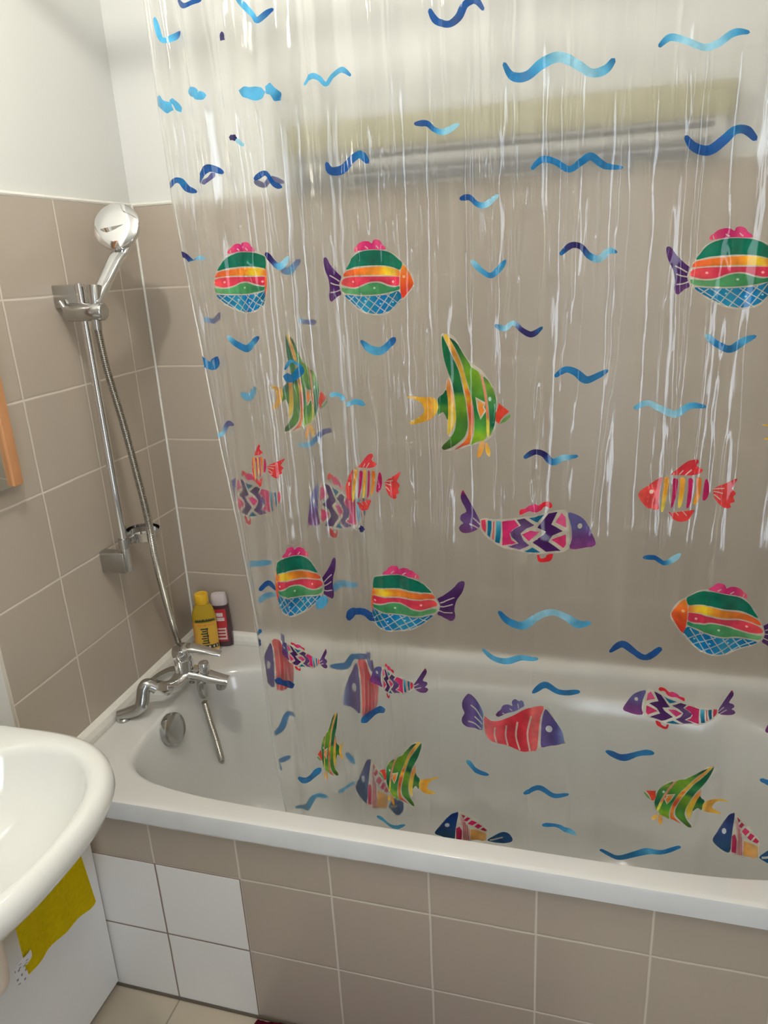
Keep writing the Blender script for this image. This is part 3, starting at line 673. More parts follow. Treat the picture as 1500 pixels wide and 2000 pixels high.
K['K'] = [
 (PT('410,385 500,430 600,435 700,400 800,340 900,262 1000,222 1160,222 1250,320 1395,640 1370,670 1230,700 1110,725 1060,760 900,775 800,760 600,722 480,668 415,560'), flat(WHITE), 0, 1),
 (PT('140,200 200,125 250,140 310,200 360,270 400,350 400,440 395,530 375,565 300,545 200,520 140,460 135,400 165,345 140,280'), KP, 1, 1), (ln('240,260 310,320 390,430', 16), flat(WHITE), 2, 0), (ln('290,400 345,450 385,490', 15), flat(WHITE), 2, 0), (ln('210,450 300,490 370,550', 16), flat(WHITE), 2, 0),
 (PT('560,360 590,320 620,300 650,250 720,235 765,243 760,190 800,155 850,170 870,155 900,160 915,210 880,240 800,300 700,340 600,385'), ramp([(560, (85, 25, 85)), (640, (100, 75, 140)), (780, (105, 100, 160)), (900, (115, 115, 170))], 'u'), 1, 1), (ln('730,280 765,300', 12), flat(WHITE), 2, 0), (ln('835,200 845,255', 14), flat(WHITE), 2, 0), (ln('640,340 670,355', 12), flat(WHITE), 2, 0),
 (PT('415,390 500,430 600,435 700,400 800,340 900,265 1000,225 1145,228 1110,350 1090,500 1080,640 1060,755 1000,755 900,770 800,755 700,735 600,715 480,660 425,560'), ramp([(420, (238, 125, 125)), (560, (228, 95, 105)), (700, (215, 60, 75)), (850, (205, 45, 65)), (960, (215, 60, 75)), (1010, (235, 115, 115)), (1100, (228, 100, 105))], 'u'), 1, 1),
 (ln('552,510 545,600 572,705', 20), flat(WHITE), 2, 0), (ln('692,490 683,620 712,735', 20), flat(WHITE), 2, 0), (ln('832,420 812,600 862,758', 22), flat(WHITE), 2, 0), (ln('1000,325 955,540 985,752', 22), flat(WHITE), 2, 0),
 (PT('1165,255 1240,330 1310,420 1370,530 1388,640 1360,665 1230,690 1120,720 1115,560 1125,400'), ramp([(1120, (100, 85, 150)), (1240, (95, 80, 145)), (1290, (85, 80, 150)), (1380, (125, 145, 190))], 'u'), 1, 1), (el(1210, 487, 40, 40), flat((225, 225, 225)), 2, 1)]
K['B'] = [
 (PT('155,410 330,215 510,120 600,160 970,420 960,600 700,620 300,520'), flat(WHITE), 0, 0),
 (PT('160,410 240,330 340,220 420,150 500,130 525,150 500,280 480,400 460,540 330,520 200,465'), ramp([(130, (15, 45, 110)), (300, (10, 60, 125)), (480, (10, 70, 115))], 'v'), 1, 1), (el(350, 320, 38, 30), flat((215, 220, 225)), 2, 1),
 (PT('545,210 600,240 650,350 690,450 700,600 580,580 590,430'), flat((215, 165, 165)), 1, 0),
 (PT('565,170 630,210 600,235'), flat((190, 25, 80)), 2, 0), (PT('600,270 655,235 705,265 650,297'), flat((195, 30, 85)), 2, 0), (PT('660,335 720,300 805,345 730,385'), flat((210, 40, 100)), 2, 0), (PT('760,405 820,360 890,385 820,437'), flat((205, 35, 95)), 2, 0), (PT('850,445 905,400 960,430 930,457'), flat((200, 30, 85)), 2, 0),
 (PT('490,370 540,350 578,420 572,560 490,540'), flat((195, 30, 90)), 2, 0), (PT('705,440 950,490 940,590 900,620 705,600'), ramp([(700, (228, 165, 80)), (900, (222, 175, 110))], 'u'), 1, 0),
 (ln('620,300 640,590', 9), flat((190, 90, 90)), 3, 0), (ln('650,350 670,590', 9), flat((190, 90, 90)), 3, 0), (ln('600,290 612,580', 9), flat((190, 90, 90)), 3, 0),
 (PT('965,590 1060,520 1180,465 1290,475 1350,540 1320,600 1210,640 1040,615'), ramp([(960, (10, 80, 120)), (1340, (15, 65, 125))], 'u'), 1, 1), (ln('1000,588 1200,545', 22), flat(WHITE), 2, 0)]
def fish(l):
    t = l.split(); kind = t[0]; layer = int(t[1]); code = layer // 10; layer %= 10; q = parse_pts(t[2:6]); a = BB[kind]
    wp = [(0, 0), (1, 1)] if t[6] == '-' else [tuple(float(v) for v in s.split(',')) for s in t[6].split(';')]
    def warp(u):
        if u <= 0: return u
        for (p0, r0), (p1, r1) in zip(wp, wp[1:]):
            if u <= p1: return r0 + (r1 - r0) * (u - p0) / (p1 - p0)
        return u
    def mp(x, y):
        u = warp((x - a[0]) / (a[2] - a[0])); v = (y - a[1]) / (a[3] - a[1])
        X = (q[0][0] * (1 - u) + q[1][0] * u) * (1 - v) + (q[3][0] * (1 - u) + q[2][0] * u) * v
        Z = (q[0][1] * (1 - u) + q[1][1] * u) * (1 - v) + (q[3][1] * (1 - u) + q[2][1] * u) * v
        return (X, Z, x, y)
    lim = {'R': .20, 'P': .18, 'K': .24, 'S': .0}.get(kind, 0)
    for shp, cf, lev, sm in K[kind]:
        sp_ = shp[1] if isinstance(shp, tuple) else shp
        ctr = (sum(p[0] for p in sp_) / len(sp_) - a[0]) / (a[2] - a[0])
        if code and ctr < lim: continue
        if isinstance(shp, tuple):
            P = shp[1]; w = shp[2] / 2; L_, R_ = [], []
            if len(P) > 2: P = [tuple(p[:2]) for p in catmull([(p[0], p[1], 0) for p in P], 4)]
            for i, p in enumerate(P):
                p0 = Vector(P[max(i - 1, 0)]); p1 = Vector(P[min(i + 1, len(P) - 1)]); d = (p1 - p0).normalized(); n_ = Vector((-d.y, d.x))
                L_.append((p[0] + n_.x * w, p[1] + n_.y * w)); R_.append((p[0] - n_.x * w, p[1] - n_.y * w))
            pts = L_ + R_[::-1]
        else:
            pts = [tuple(p[:2]) for p in catmull([(p[0], p[1], 0) for p in shp], 3, True)] if sm else shp
        al = .45 if lev == 0 else (.75 if isinstance(shp, tuple) else .95)
        addpoly([mp(*p) for p in pts], layer, cf, lev, al)
for l in WAVES.strip().splitlines(): wave(l)
for l in FISH.strip().splitlines(): fish(l)
flush()
# film mesh: rows of constant z; path runs from the hidden hem, round the folded left edge, along the front
fb = bmesh.new(); rows = []
nzr = 150
for j in range(nzr + 1):
    z = ZB + (ZTOP - ZB) * j / nzr; cr = slow(z); X = xl(z); row = []
    for i in range(60):                                   # rear layer, running left
        x = X + .30 - .29 * i / 59; row.append((x, G(x, z), z))
    ya, yb = G(X + .01, z), F(X + .01, z, cr)
    for i in range(1, 8):                                 # folded edge
        t = math.pi * i / 8; row.append((X + .01 - .010 * math.sin(t), (ya + yb) / 2 + (ya - yb) / 2 * math.cos(t), z))
    n = 900
    for i in range(n + 1):
        x = X + .01 + (XE - X - .01) * i / n; row.append((x, F(x, z, cr), z))
    rows.append([fb.verts.new(p) for p in row])
for a, b in zip(rows, rows[1:]):
    for k in range(len(a) - 1): fb.faces.new((a[k], a[k + 1], b[k + 1], b[k]))
curtain = thing('shower_curtain', 'clear vinyl shower curtain printed with blue waves and colourful fish, hanging inside the bathtub', 'shower curtain', (1.05, Y0, ZB))
nv0 = len(fb.verts); fcol = fb.loops.layers.float_color.new('ink')
mpv = {v: fb.verts.new(v.co) for v in pbm.verts}
for f in pbm.faces:                                       # the printing is part of the sheet
    nf = fb.faces.new([mpv[v] for v in f.verts]); nf.material_index = 1
    for la, lb in zip(f.loops, nf.loops): lb[fcol] = la[col]
pbm.free()
film = link('printed_sheet', fb, [FILM, INK], curtain)
EDGE_GLINT = simple('fold_highlight_vinyl', (.88, .90, .90), .15, spec=.8)  # pale bead added along the folded edge to imitate its bright highlight
nt_ = EDGE_GLINT.node_tree; nt_.nodes['Principled BSDF'].inputs['Alpha'].default_value = .55
bm = bmesh.new(); tube(bm, [(xl(z) - .0006, (G(xl(z), z) + F(xl(z), z)) / 2, z) for z in [ZB + (ZTOP - ZB) * k / 90 for k in range(91)]], .0013, 6)
tag_ = link('edge_highlight', bm, EDGE_GLINT, curtain)
# hem at the top and rod with rings
ROD_Z = 2.275
rod = thing('curtain_rod', 'white round shower curtain rod running above the bathtub from wall to wall', 'curtain rod', (XR / 2, Y0, ROD_Z))
bm = bmesh.new(); tube(bm, [(0.004, Y0, ROD_Z), (XR - .004, Y0, ROD_Z)], .0125, 20); link('pole', bm, WHITEPL, rod)
for xx, d in ((.0, 1), (XR, -1)):
    bm = bmesh.new(); lathe(bm, [(.03, 0), (.03, .006), (.018, .02)], 24, axis_matrix((xx, Y0, ROD_Z), (d, 0, 0))); link('wall_flange', bm, WHITEPL, rod)
ring0 = None
for k in range(12):
    xx = .47 + k * (XE - .49) / 11
    bm = bmesh.new(); cz = ROD_Z - .012; pts = [(xx + .002 * math.sin(t), Y0 + .027 * math.cos(t), cz + .029 * math.sin(t)) for t in [2 * math.pi * i / 24 for i in range(25)]]
    tube(bm, pts, .0018, 6, cap=False)
    r = link('curtain_ring', bm, WHITEPL)
    tag(r, 'white plastic curtain ring hung on the curtain rod', 'curtain ring', 'curtain rings on the rod')

# ------------------------------------------------------------ drying rack on the back wall
rk = thing('drying_rack', 'cream wall-mounted drying rack with grey tubes on the back wall behind the curtain', 'drying rack', (.91, 0, 1.79))
obox('housing', (.44, 1.380, -.050, -.0005, 1.846, 1.912), CREAM, rk, .008)
for xa in (.455, 1.352):
    obox('side_bracket', (xa - .010, xa + .012, -.055, -.0005, 1.788, 1.848), PALEM, rk, .003)
for yy, zz, m, r_ in ((-.046, 1.842, GREYM, .005), (-.046, 1.818, PALEM, .0125), (-.046, 1.796, GREYM, .0045)):
    bm = bmesh.new(); tube(bm, [(.452, yy, zz), (1.356, yy, zz)], r_, 14); link('tube', bm, m, rk)

# ------------------------------------------------------------ shower rail
rail = thing('shower_rail', 'chrome vertical shower rail with square wall brackets on the left tiled wall', 'shower rail', (0, -.345, .93))
bm = bmesh.new(); tube(bm, [(.065, -.345, .935), (.065, -.345, 1.602)], .0095, 24); link('pole', bm, CHROME, rail)
obox('bracket', (0.0003, .066, -.352, -.326, 1.553, 1.600), CHROME_D, rail, .002)
obox('bracket', (0.0003, .066, -.360, -.334, .932, .984), CHROME_D, rail, .002)
# slider: horizontal clamp on the rail
bm = bmesh.new(); tube(bm, [(.030, -.352, 1.543), (.034, -.352, 1.543), (.075, -.352, 1.543), (.118, -.352, 1.543), (.122, -.352, 1.543)], [.0165, .019, .0195, .019, .016], 28)
sl = link('slider', bm, CHROME_D, rail)
bm = bmesh.new(); tube(bm, [(.036, -.356, 1.536), (.022, -.362, 1.568)], [.006, .004], 12); link('release_lever', bm, CHROME, sl)
hd = (.104, -.352, 1.552)
bm = bmesh.new(); M_ = axis_matrix((.1, -.347, 1.556), (-.06, .18, .98)); lathe(bm, [(.0135, -.010), (.0155, .0), (.0165, .040), (.0130, .040), (.012, .0)], 28, M_); 
for v in list(bm.verts):
    if False: pass
link('cradle', bm, CHROME_D, sl)
# soap dish ring
dish = thing('soap_dish', 'small round chrome soap dish clipped to the shower rail near its foot', 'soap dish', (.072, -.276, 1.0))
bm = bmesh.new(); Md = Matrix.Translation((.073, -.276, 1.006))
lathe(bm, [(.040, -.012), (.043, -.010), (.0445, .012), (.0415, .012), (.040, -.008), (.010, -.009), (.0001, -.009)], 44, Md, sx=1.0, sy=.95, capb=False, capt=False)
lathe(bm, [(.0001, -.012), (.040, -.012)], 44, Md, capb=False, capt=False, sy=.95)
link('bowl', bm, CHROME, dish)
bm = bmesh.new(); tube(bm, [(.065, -.345, .994), (.065, -.345, 1.018)], .0135, 20); box(bm, .058, .074, -.340, -.316, .996, 1.016, bev=.003); link('clip', bm, CHROME_D, dish)

# ------------------------------------------------------------ hand shower
hs = thing('hand_shower', 'round chrome hand shower held at the top of the shower rail', 'hand shower', (.10, -.347, 1.56))
hc = Vector((.116, -.252, 1.716)); nrm = Vector((.16, -.91, .38)).normalized()
bm = bmesh.new(); Mh = axis_matrix(hc, nrm)
lathe(bm, [(.036, -.016), (.048, -.014), (.0512, -.009), (.052, -.002), (.0512, .002), (.0485, .0034), (.028, .0039), (.0001, .0041)], 56, Mh, capt=False)
link('head', bm, CHROME, hs)
bm = bmesh.new(); lathe(bm, [(.0001, -.0175), (.040, -.0175), (.0405, -.0155)], 48, Mh, capb=False); link('spray_plate', bm, WHITEPL, hs)
bm = bmesh.new()                                            # flat bladed handle
a = Vector((.100, -.350, 1.560)); b = hc - Vector((-.006, .004, .045)); side = Vector((.95, .30, 0)).normalized(); rings = []
pth = catmull([a, a.lerp(b, .35), a.lerp(b, .75), b, hc + nrm * .0], 6)
for i, p in enumerate(pth):
    u = i / (len(pth) - 1); w = .0150 + .003 * u + (.018 * max(0, (u - .62) / .38) ** 1.3); th = .0115 - .0055 * u
    d = (pth[min(i + 1, len(pth) - 1)] - pth[max(0, i - 1)]).normalized(); s2 = (side - d * side.dot(d)).normalized(); n2 = d.cross(s2)
    rings.append([p + s2 * w * math.copysign(abs(math.cos(t)) ** .6, math.cos(t)) + n2 * th * math.copysign(abs(math.sin(t)) ** .8, math.sin(t)) for t in [2 * math.pi * k / 24 for k in range(24)]])
loft(bm, rings, True, True); link('handle', bm, CHROME, hs)
bm = bmesh.new(); tube(bm, [(.100, -.352, 1.558), (.0985, -.353, 1.505)], [.0125, .0095], 20); link('hose_nut', bm, CHROME_D, hs)

# ------------------------------------------------------------ hose
def ribbed(bm, path, r, pitch=.0042):
    P = catmull(path, 26); L_ = [0]
    for p, q in zip(P, P[1:]): L_.append(L_[-1] + (q - p).length)
    T = L_[-1]; n = int(T / pitch * 4); out = []; rad = []; j = 0
    for i in range(n + 1):
        s = T * i / n
        while j < len(L_) - 2 and L_[j + 1] < s: j += 1
        f = (s - L_[j]) / max(1e-9, L_[j + 1] - L_[j]); out.append(P[j].lerp(P[j + 1], min(1, f))); rad.append(r * (1.0 if i % 4 in (0, 1) else (.86 if i % 4 == 2 else .80)))
    tube(bm, out, rad, 12)
bm = bmesh.new()
ribbed(bm, [(.0985, -.353, 1.508), (.104, -.352, 1.42), (.112, -.337, 1.294), (.122, -.330, 1.16), (.127, -.324, 1.055), (.105, -.288, .938), (.066, -.215, .78), (.056, -.185, .69), (.070, -.190, .63), (.105, -.222, .585), (.125, -.240, .546), (.140, -.250, .483), (.160, -.256, .410), (.178, -.259, .358), (.190, -.262, .341), (.194, -.268, .36), (.189, -.270, .41), (.184, -.277, .468), (.181, -.286, .540)], .0088)
tag(link('shower_hose', bm, simple('ribbed_steel_hose', (.46, .44, .40), .24, metal=1., nscale=50, namt=.1)), 'ribbed metal shower hose running from the hand shower down behind the mixer tap', 'shower hose')

# ------------------------------------------------------------ mixer tap
mx_ = thing('bath_mixer_tap', 'chrome lever bath mixer tap on the head end rim of the bathtub', 'tap', (.10, -.33, ZR))
bm = bmesh.new(); P = catmull([(.024, -.430, .574), (.050, -.421, .580), (.072, -.414, .589), (.082, -.408, .602), (.084, -.400, .622), (.0855, -.395, .636), (.090, -.389, .644), (.099, -.384, .642), (.112, -.379, .632)], 5)
tube(bm, P, [.0130, .0150, .0160, .0172, .0165, .0165, .0165, .0150, .0150], 22); lathe(bm, [(.017, 0), (.017, .005), (.014, .008)], 24, Matrix.Translation((.036, -.428, ZR)))
link('union', bm, CHROME_D, mx_)
bm = bmesh.new(); tube(bm, catmull([(.030, -.285, .580), (.055, -.276, .598), (.090, -.275, .617), (.12, -.285, .628)], 5), .0125, 20); link('union', bm, CHROME_D, mx_)
bm = bmesh.new(); tube(bm, [(.107, -.381, .636), (.117, -.371, .628), (.124, -.360, .622)], [.0175, .0180, .0175], 6); tube(bm, [(.121, -.364, .624), (.129, -.350, .617)], .0170, 24); link('nut', bm, CHROME, mx_)
bm = bmesh.new()
def slab(pts, n=5):
    rings = []; Pp = catmull([p[0] for p in pts], n); m = len(Pp)
    for i, p in enumerate(Pp):
        q = i / (m - 1) * (len(pts) - 1); j = min(int(q), len(pts) - 2); f = q - j
        w = pts[j][1] * (1 - f) + pts[j + 1][1] * f; h = pts[j][2] * (1 - f) + pts[j + 1][2] * f
        d = (Pp[min(i + 1, m - 1)] - Pp[max(0, i - 1)]).normalized(); s2 = d.cross(Vector((0, 0, 1))).normalized(); u2 = s2.cross(d)
        rings.append([p + s2 * w * math.copysign(abs(math.cos(t)) ** .75, math.cos(t)) + u2 * h * math.copysign(abs(math.sin(t)) ** .75, math.sin(t)) for t in [2 * math.pi * k / 24 for k in range(24)]])
    loft(bm, rings, True, True)
slab([((.124, -.360, .620), .0165, .0165), ((.133, -.330, .614), .019, .018), ((.145, -.294, .628), .026, .016), ((.168, -.286, .626), .026, .014), ((.200, -.281, .617), .022, .012), ((.232, -.276, .609), .019, .010), ((.252, -.272, .605), .017, .009)])
lathe(bm, [(.0245, -.005), (.0245, .045), (.0235, .052)], 36, Matrix.Translation((.142, -.293, .625)))
link('body', bm, CHROME, mx_)
bm = bmesh.new(); lathe(bm, [(.012, -.012), (.0135, -.010), (.0135, .008)], 26, Matrix.Translation((.232, -.277, .595))); link('aerator', bm, CHROME_D, mx_)
bm = bmesh.new(); lathe(bm, [(.0105, 0), (.0105, .010), (.0145, .014), (.0145, .033), (.0125, .0365), (.0001, .036)], 26, Matrix.Translation((.193, -.283, .622)), capt=False); link('diverter_knob', bm, CHROME, mx_)
bm = bmesh.new(); lathe(bm, [(.0095, -.052), (.0115, -.050), (.0120, -.030), (.0135, -.028), (.0135, -.006), (.012, 0)], 24, Matrix.Translation((.181, -.286, .608))); link('hose_outlet', bm, CHROME_D, mx_)
bm = bmesh.new()
lathe(bm, [(.0245, .0), (.0265, .003), (.0275, .018), (.025, .030), (.018, .035), (.0001, .036)], 36, Matrix.Translation((.143, -.293, .672)), capt=False)
slab([((.140, -.292, .694), .020, .010), ((.165, -.286, .700), .019, .0085), ((.195, -.280, .694), .016, .006), ((.226, -.273, .684), .014, .0048), ((.240, -.270, .681), .012, .004)])
link('lever', bm, CHROME, mx_)

# ------------------------------------------------------------ bottles
YB_ = simple('amber_shampoo', (.50, .33, .02), .22, nscale=20, namt=.1); YC = simple('yellow_cap_plastic', (.80, .48, .02), .3)
LBY = simple('yellow_label', (.72, .42, .05), .4); LBO = simple('orange_label', (.75, .27, .05), .4); DK = simple('dark_green_print', (.03, .05, .04), .5); CR = simple('cream_print', (.72, .62, .42), .5)
def oval(cx, cy, a, b, z, n=2.6, seg=48, rot=0.):
    out = []
    for k in range(seg):
        px, py = supr(0, 0, a, b, n, 2 * math.pi * k / seg)
        out.append((cx + px * math.cos(rot) - py * math.sin(rot), cy + px * math.sin(rot) + py * math.cos(rot), z))
    return out
ZS = ZR + .001
bt = thing('shampoo_bottle', 'yellow shampoo bottle with yellow cap standing on the bathtub corner beside the tap', 'bottle', (.083, -.072, ZS))
R0 = .42
bm = bmesh.new(); loft(bm, [oval(.083, -.072, a, b, ZS + z, 2.6, 48, R0) for a, b, z in ((.026, .014, 0), (.031, .018, .003), (.0325, .0195, .02), (.0335, .020, .07), (.034, .020, .105), (.032, .019, .125), (.026, .0175, .142), (.0195, .0165, .152), (.017, .0160, .157))], True, True); link('body', bm, YB_, bt)
bm = bmesh.new(); lathe(bm, [(.0185, .155), (.0195, .157), (.0195, .180), (.018, .184), (.012, .185), (.011, .1835), (.0001, .1835)], 40, Matrix.Translation((.083, -.072, ZS)), capt=False); link('cap', bm, YC, bt)
def label(parent, c, a, b, z0, z1, t0, t1, mat, rot, off=.0006, name='label'):
    bm = bmesh.new(); seg = 20; rr = []
    for z in (z0, z1):
        row = []
        for k in range(seg + 1):
            px, py = supr(0, 0, a + off, b + off, 2.6, t0 + (t1 - t0) * k / seg)
            row.append(bm.verts.new((c[0] + px * math.cos(rot) - py * math.sin(rot), c[1] + px * math.sin(rot) + py * math.cos(rot), ZS + z)))
        rr.append(row)
    for k in range(seg): bm.faces.new((rr[0][k], rr[0][k + 1], rr[1][k + 1], rr[1][k]))
    return bm
cB = (.083, -.072); PI = math.pi
bm = label(bt, cB, .0338, .0203, .012, .100, -PI * .95, -PI * .08, LBY, R0)
for f in bm.faces: f.material_index = 0
mats = [LBY, LBO, DK, CR]
def add_label(z0, z1, t0, t1, mi, off):
    b2 = label(bt, cB, .0338, .0203, z0, z1, t0, t1, None, R0, off)
    me = bpy.data.meshes.new('tmp'); b2.to_mesh(me); b2.free(); n0 = len(bm.faces); bm.from_mesh(me); bpy.data.meshes.remove(me); bm.faces.ensure_lookup_table()
    for f in bm.faces[n0:]: f.material_index = mi
add_label(.012, .098, -PI * .97, -PI * .80, 1, .0009)
add_label(.104, .108, -PI * .72, -PI * .18, 2, .0012)
for k in range(9): add_label(.1085, .1112, -PI * (.70 - k * .058), -PI * (.665 - k * .058), 2, .0012)
for k in range(6): add_label(.090, .096, -PI * (.66 - k * .075), -PI * (.61 - k * .075), 1, .0011)
for k in range(7): add_label(.034 + k * .0075, .038 + k * .0075, -PI * (.58 - .03 * (k % 2)), -PI * (.44 + .02 * (k % 3)), 2, .0011)
add_label(.034, .084, -PI * .475, -PI * .455, 2, .0012)
add_label(.018, .030, -PI * .74, -PI * .14, 2, .0011)
for k in range(5): add_label(.0205, .0275, -PI * (.69 - k * .11), -PI * (.65 - k * .11), 3, .0015)
add_label(.006, .013, -PI * .8, -PI * .1, 3, .0011)
link('label', bm, mats, bt)
WB = simple('dark_plum_plastic', (.075, .035, .045), .25); RL = simple('red_label', (.50, .03, .04), .4); PC = simple('pale_pink_cap', (.62, .56, .57), .35)
b2 = thing('shower_gel_bottle', 'dark plum bottle with pale cap standing behind the yellow shampoo bottle', 'bottle', (.112, -.026, ZS))
cC = (.112, -.0265); R1 = .25
bm = bmesh.new(); loft(bm, [oval(*cC, a, b, ZS + z, 3.2, 48, R1) for a, b, z in ((.022, .013, 0), (.0265, .0155, .003), (.0275, .0155, .02), (.0265, .0155, .09), (.024, .015, .128), (.022, .0145, .133))], True, True); link('body', bm, WB, b2)
bm = bmesh.new(); loft(bm, [oval(*cC, a, b, ZS + z, 3.0, 48, R1) for a, b, z in ((.0225, .0145, .132), (.0235, .0150, .134), (.0232, .0148, .158), (.020, .013, .165), (.012, .008, .167))], True, True); link('cap', bm, PC, b2)
bm = bmesh.new(); mats = [RL, simple('pale_label_print', (.70, .60, .60), .4)]
def add2(z0, z1, t0, t1, mi, off):
    b_ = label(b2, cC, .0268, .0155, z0, z1, t0, t1, None, R1, off)
    me = bpy.data.meshes.new('tmp'); b_.to_mesh(me); b_.free(); n0 = len(bm.faces); bm.from_mesh(me); bpy.data.meshes.remove(me); bm.faces.ensure_lookup_table()
    for f in bm.faces[n0:]: f.material_index = mi
add2(.018, .122, -PI * .9, -PI * .3, 0, .0008)
for z0, z1, a0, a1 in ((.098, .110, .62, .42), (.084, .095, .58, .38), (.056, .061, .66, .36), (.046, .051, .66, .36), (.036, .041, .62, .36), (.024, .030, .66, .36), (.026, .062, .40, .36)): add2(z0, z1, -PI * a0, -PI * a1, 1, .0011)
link('label', bm, mats, b2)

# ------------------------------------------------------------ washbasin
ba = thing('washbasin', 'white ceramic washbasin with a rounded front mounted on the left wall', 'washbasin', (.0, -1.07, .62))
def bring(z, dx, dy, n=2.6, cx=.17, ax=.245, ay=.26, x0=.0):
    out = []; seg = 96
    for k in range(seg):
        t = 2 * math.pi * k / seg; px, py = supr(cx, -1.07, ax - dx, ay - dy, n, t)
        if math.cos(t) < 0:
            c = abs(math.cos(t)); s = math.sin(t)
            py = -1.07 + math.copysign((ay - dy), s) * min(1, abs(s) ** (2 / 6.)); px = cx - (cx - x0) * (c ** (2 / 6.))
        out.append((px, py, z))
    return out
def bin_(z, ax, ay, n=2.2, cx=.232):
    return [(*supr(cx, -1.07, ax, ay, n, 2 * math.pi * k / 96), z) for k in range(96)]
bm = bmesh.new()
loft(bm, [bring(.645, .178, .178), bring(.660, .160, .160), bring(.685, .135, .135), bring(.712, .100, .100), bring(.733, .065, .065), bring(.750, .038, .038), bring(.765, .018, .018), bring(.780, .006, .006), bring(.795, .0, .0), bring(.812, .002, .002), bring(.822, .008, .008), bring(.8265, .017, .017),
     bin_(.8262, .163, .221), bin_(.8245, .1575, .215), bin_(.820, .153, .209), bin_(.811, .149, .2045), bin_(.793, .144, .198), bin_(.765, .130, .180), bin_(.735, .108, .150), bin_(.715, .08, .108), bin_(.705, .05, .06), bin_(.702, .022, .022)], True, True)
bsn = link('basin', bm, CERAMIC, ba, sharp=85)
bm = bmesh.new(); lathe(bm, [(.022, .003), (.020, .005), (.008, .004), (.0001, .004)], 30, Matrix.Translation((.232, -1.07, .702)), capt=False); link('drain', bm, CHROME, ba)
bm = bmesh.new(); tube(bm, catmull([(.19, -1.045, .645), (.19, -1.045, .56), (.19, -1.045, .51), (.185, -1.05, .47), (.15, -1.06, .455), (.12, -1.07, .46), (.105, -1.07, .462)], 6), .018, 20)
tube(bm, [(.19, -1.045, .640), (.19, -1.045, .600)], .030, 20)
link('waste_pipe', bm, simple('ivory_pipe', (.72, .62, .52), .4), ba)
bm = bmesh.new(); tube(bm, catmull([(.19, -.80, .632), (.19, -.90, .634), (.19, -1.0, .634), (.19, -1.045, .634)], 4), .006, 12); link('towel_bar', bm, CHROME_D, ba)
# ------------------------------------------------------------ yellow cloth
YM = simple('yellow_microfibre', (.95, .72, .01), .9, nscale=120, namt=.16, bump=.8, bscale=500, spec=.1)
cl = thing('cleaning_cloth', 'bright yellow cleaning cloth hanging down beneath the washbasin', 'cloth', (.2, -.91, .56))
bm = bmesh.new(); nu, nv = 60, 50; g_ = []
cpt = []   # front sheet corners (y, z): follows the drape seen below the basin
def cl_edge(u):       # lower edge z by u (0 = near the bath, 1 = near the viewer)
    return .412 + .026 * u + .004 * math.exp(-((u - .25) / .12) ** 2)
for i in range(nu + 1):
    u = i / nu; row = []
    for j in range(nv + 1):
        v = j / nv; zb = cl_edge(u); zt = .6405; z = zt + (zb - zt) * v
        y = (-.812 - .018 * (1 - v)) + (-.190 + .022 * (1 - v)) * u
        x = .1985 + .004 * math.sin(u * 7 + .5) * v + .002 * math.sin(u * 17) * v * v
        if v < .12: x = .190 + .009 * math.sin(v / .12 * math.pi / 2)
        row.append(bm.verts.new((x, y, z)))
    g_.append(row)
for a, b in zip(g_, g_[1:]):
    for k in range(nv): bm.faces.new((a[k], a[k + 1], b[k + 1], b[k]))
bmesh.ops.solidify(bm, geom=bm.faces[:], thickness=.0022)
link('cloth_sheet', bm, YM, cl)
bm = bmesh.new(); g_ = []
for i in range(13):
    u = i / 12; row = []
    for j in range(17):
        v = j / 16; row.append(bm.verts.new((.2035 + .004 * math.sin(v * 8 + u * 2), -.985 - .030 * u - .022 * v, .482 - .045 * v + .008 * u)))
    g_.append(row)
for a, b in zip(g_, g_[1:]):
    for k in range(16): bm.faces.new((a[k], a[k + 1], b[k + 1], b[k]))
tg = link('care_tag', bm, [simple('white_tag', (.72, .72, .74), .5), simple('tag_print', (.25, .25, .27), .6)], cl)
for f in tg.data.polygons:
    i = f.index // 16; j = f.index % 16
    if (j in (3, 6, 7, 10, 13)) and (i * 7 + j * 3) % 5 in (0, 2) : f.material_index = 1
tg['label'] = 'crumpled white care tag'

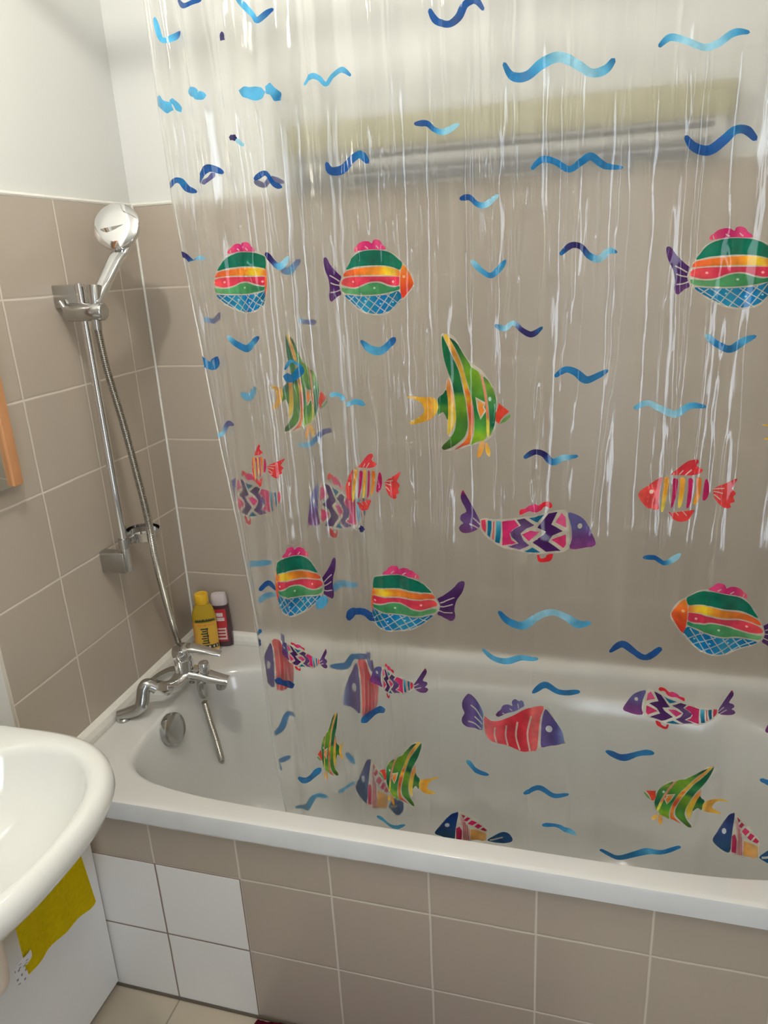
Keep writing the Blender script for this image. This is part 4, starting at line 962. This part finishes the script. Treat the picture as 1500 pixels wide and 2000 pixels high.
# ------------------------------------------------------------ white board under the basin, mirror, mat
pn = thing('boxing_panel', 'plain white board enclosing the pipes under the washbasin against the bath apron', 'panel', (.05, -1.1, .0))
bm = bmesh.new(); v = [(.012, -.690), (.104, -.690), (.100, -1.75), (.012, -1.75)]
loft(bm, [[(x * (1 if z > .2 else .93) , y, z) for x, y in v] for z in (.018, .444)], True, True)
bmesh.ops.bevel(bm, geom=bm.edges[:], offset=.003, segments=2, affect='EDGES'); link('board', bm, WHITEP, pn)
obox('gap_shade', (.012, .080, -1.75, -.700, .0005, .019), GAP_BLACK, pn)  # black strip added to stand in for shade in the floor gap
mr_ = thing('wall_mirror', 'wall mirror with a pine side strip above the washbasin', 'mirror', (.0, -.95, 1.22))
obox('glass', (.0005, .024, -1.42, -.6045, 1.224, 1.90), MIRROR, mr_, .001)
for ya in (-.6045, -1.446):
    f = obox('wooden_strip', (.0005, .030, ya, ya + .0255, 1.2245, 1.90), PINE, mr_, .002)
MT = simple('burgundy_pile', (.16, .008, .025), .95, nscale=200, namt=.35, bump=1., bscale=400, spec=.1)
bm = bmesh.new(); g_ = []
nx_, ny_ = 90, 60
for i in range(nx_ + 1):
    row = []
    for j in range(ny_ + 1):
        x = .455 + .70 * i / nx_; y = -.692 - .45 * j / ny_; e = min(i, nx_ - i, j * 1.3, (ny_ - j) * 1.3) / 3
        z = .004 + .018 * min(1, e) ** .5 + .003 * nz(x * 90, y * 90, 0)
        row.append(bm.verts.new((x + .004 * nz(y * 30, 2, 2), y + .006 * nz(x * 20, 1, 1), max(.001, z))))
    g_.append(row)
for a, b in zip(g_, g_[1:]):
    for k in range(ny_): bm.faces.new((a[k], a[k + 1], b[k + 1], b[k]))
bmesh.ops.solidify(bm, geom=bm.faces[:], thickness=.0008)
tag(link('bath_mat', bm, MT), 'burgundy pile bath mat lying on the floor against the bath apron', 'bath mat')
# ceiling lamps that carry the two bulbs
for i, (x, y) in enumerate(((.50, -1.06), (.66, -.62), (1.32, -1.50))):
    lp = thing('ceiling_spotlight', ('white ceiling spotlight over the washbasin', 'white ceiling spotlight over the bathtub', 'white ceiling spotlight on the room side above the bath mat')[i], 'lamp', (x, y, ZC))
    bm = bmesh.new(); lathe(bm, [(.05, -.012), (.05, 0)], 32, Matrix.Translation((x, y, ZC))); tube(bm, [(x, y, ZC - .01), (x, y, ZC - .03)], .02, 16); link('base', bm, WHITEPL, lp)
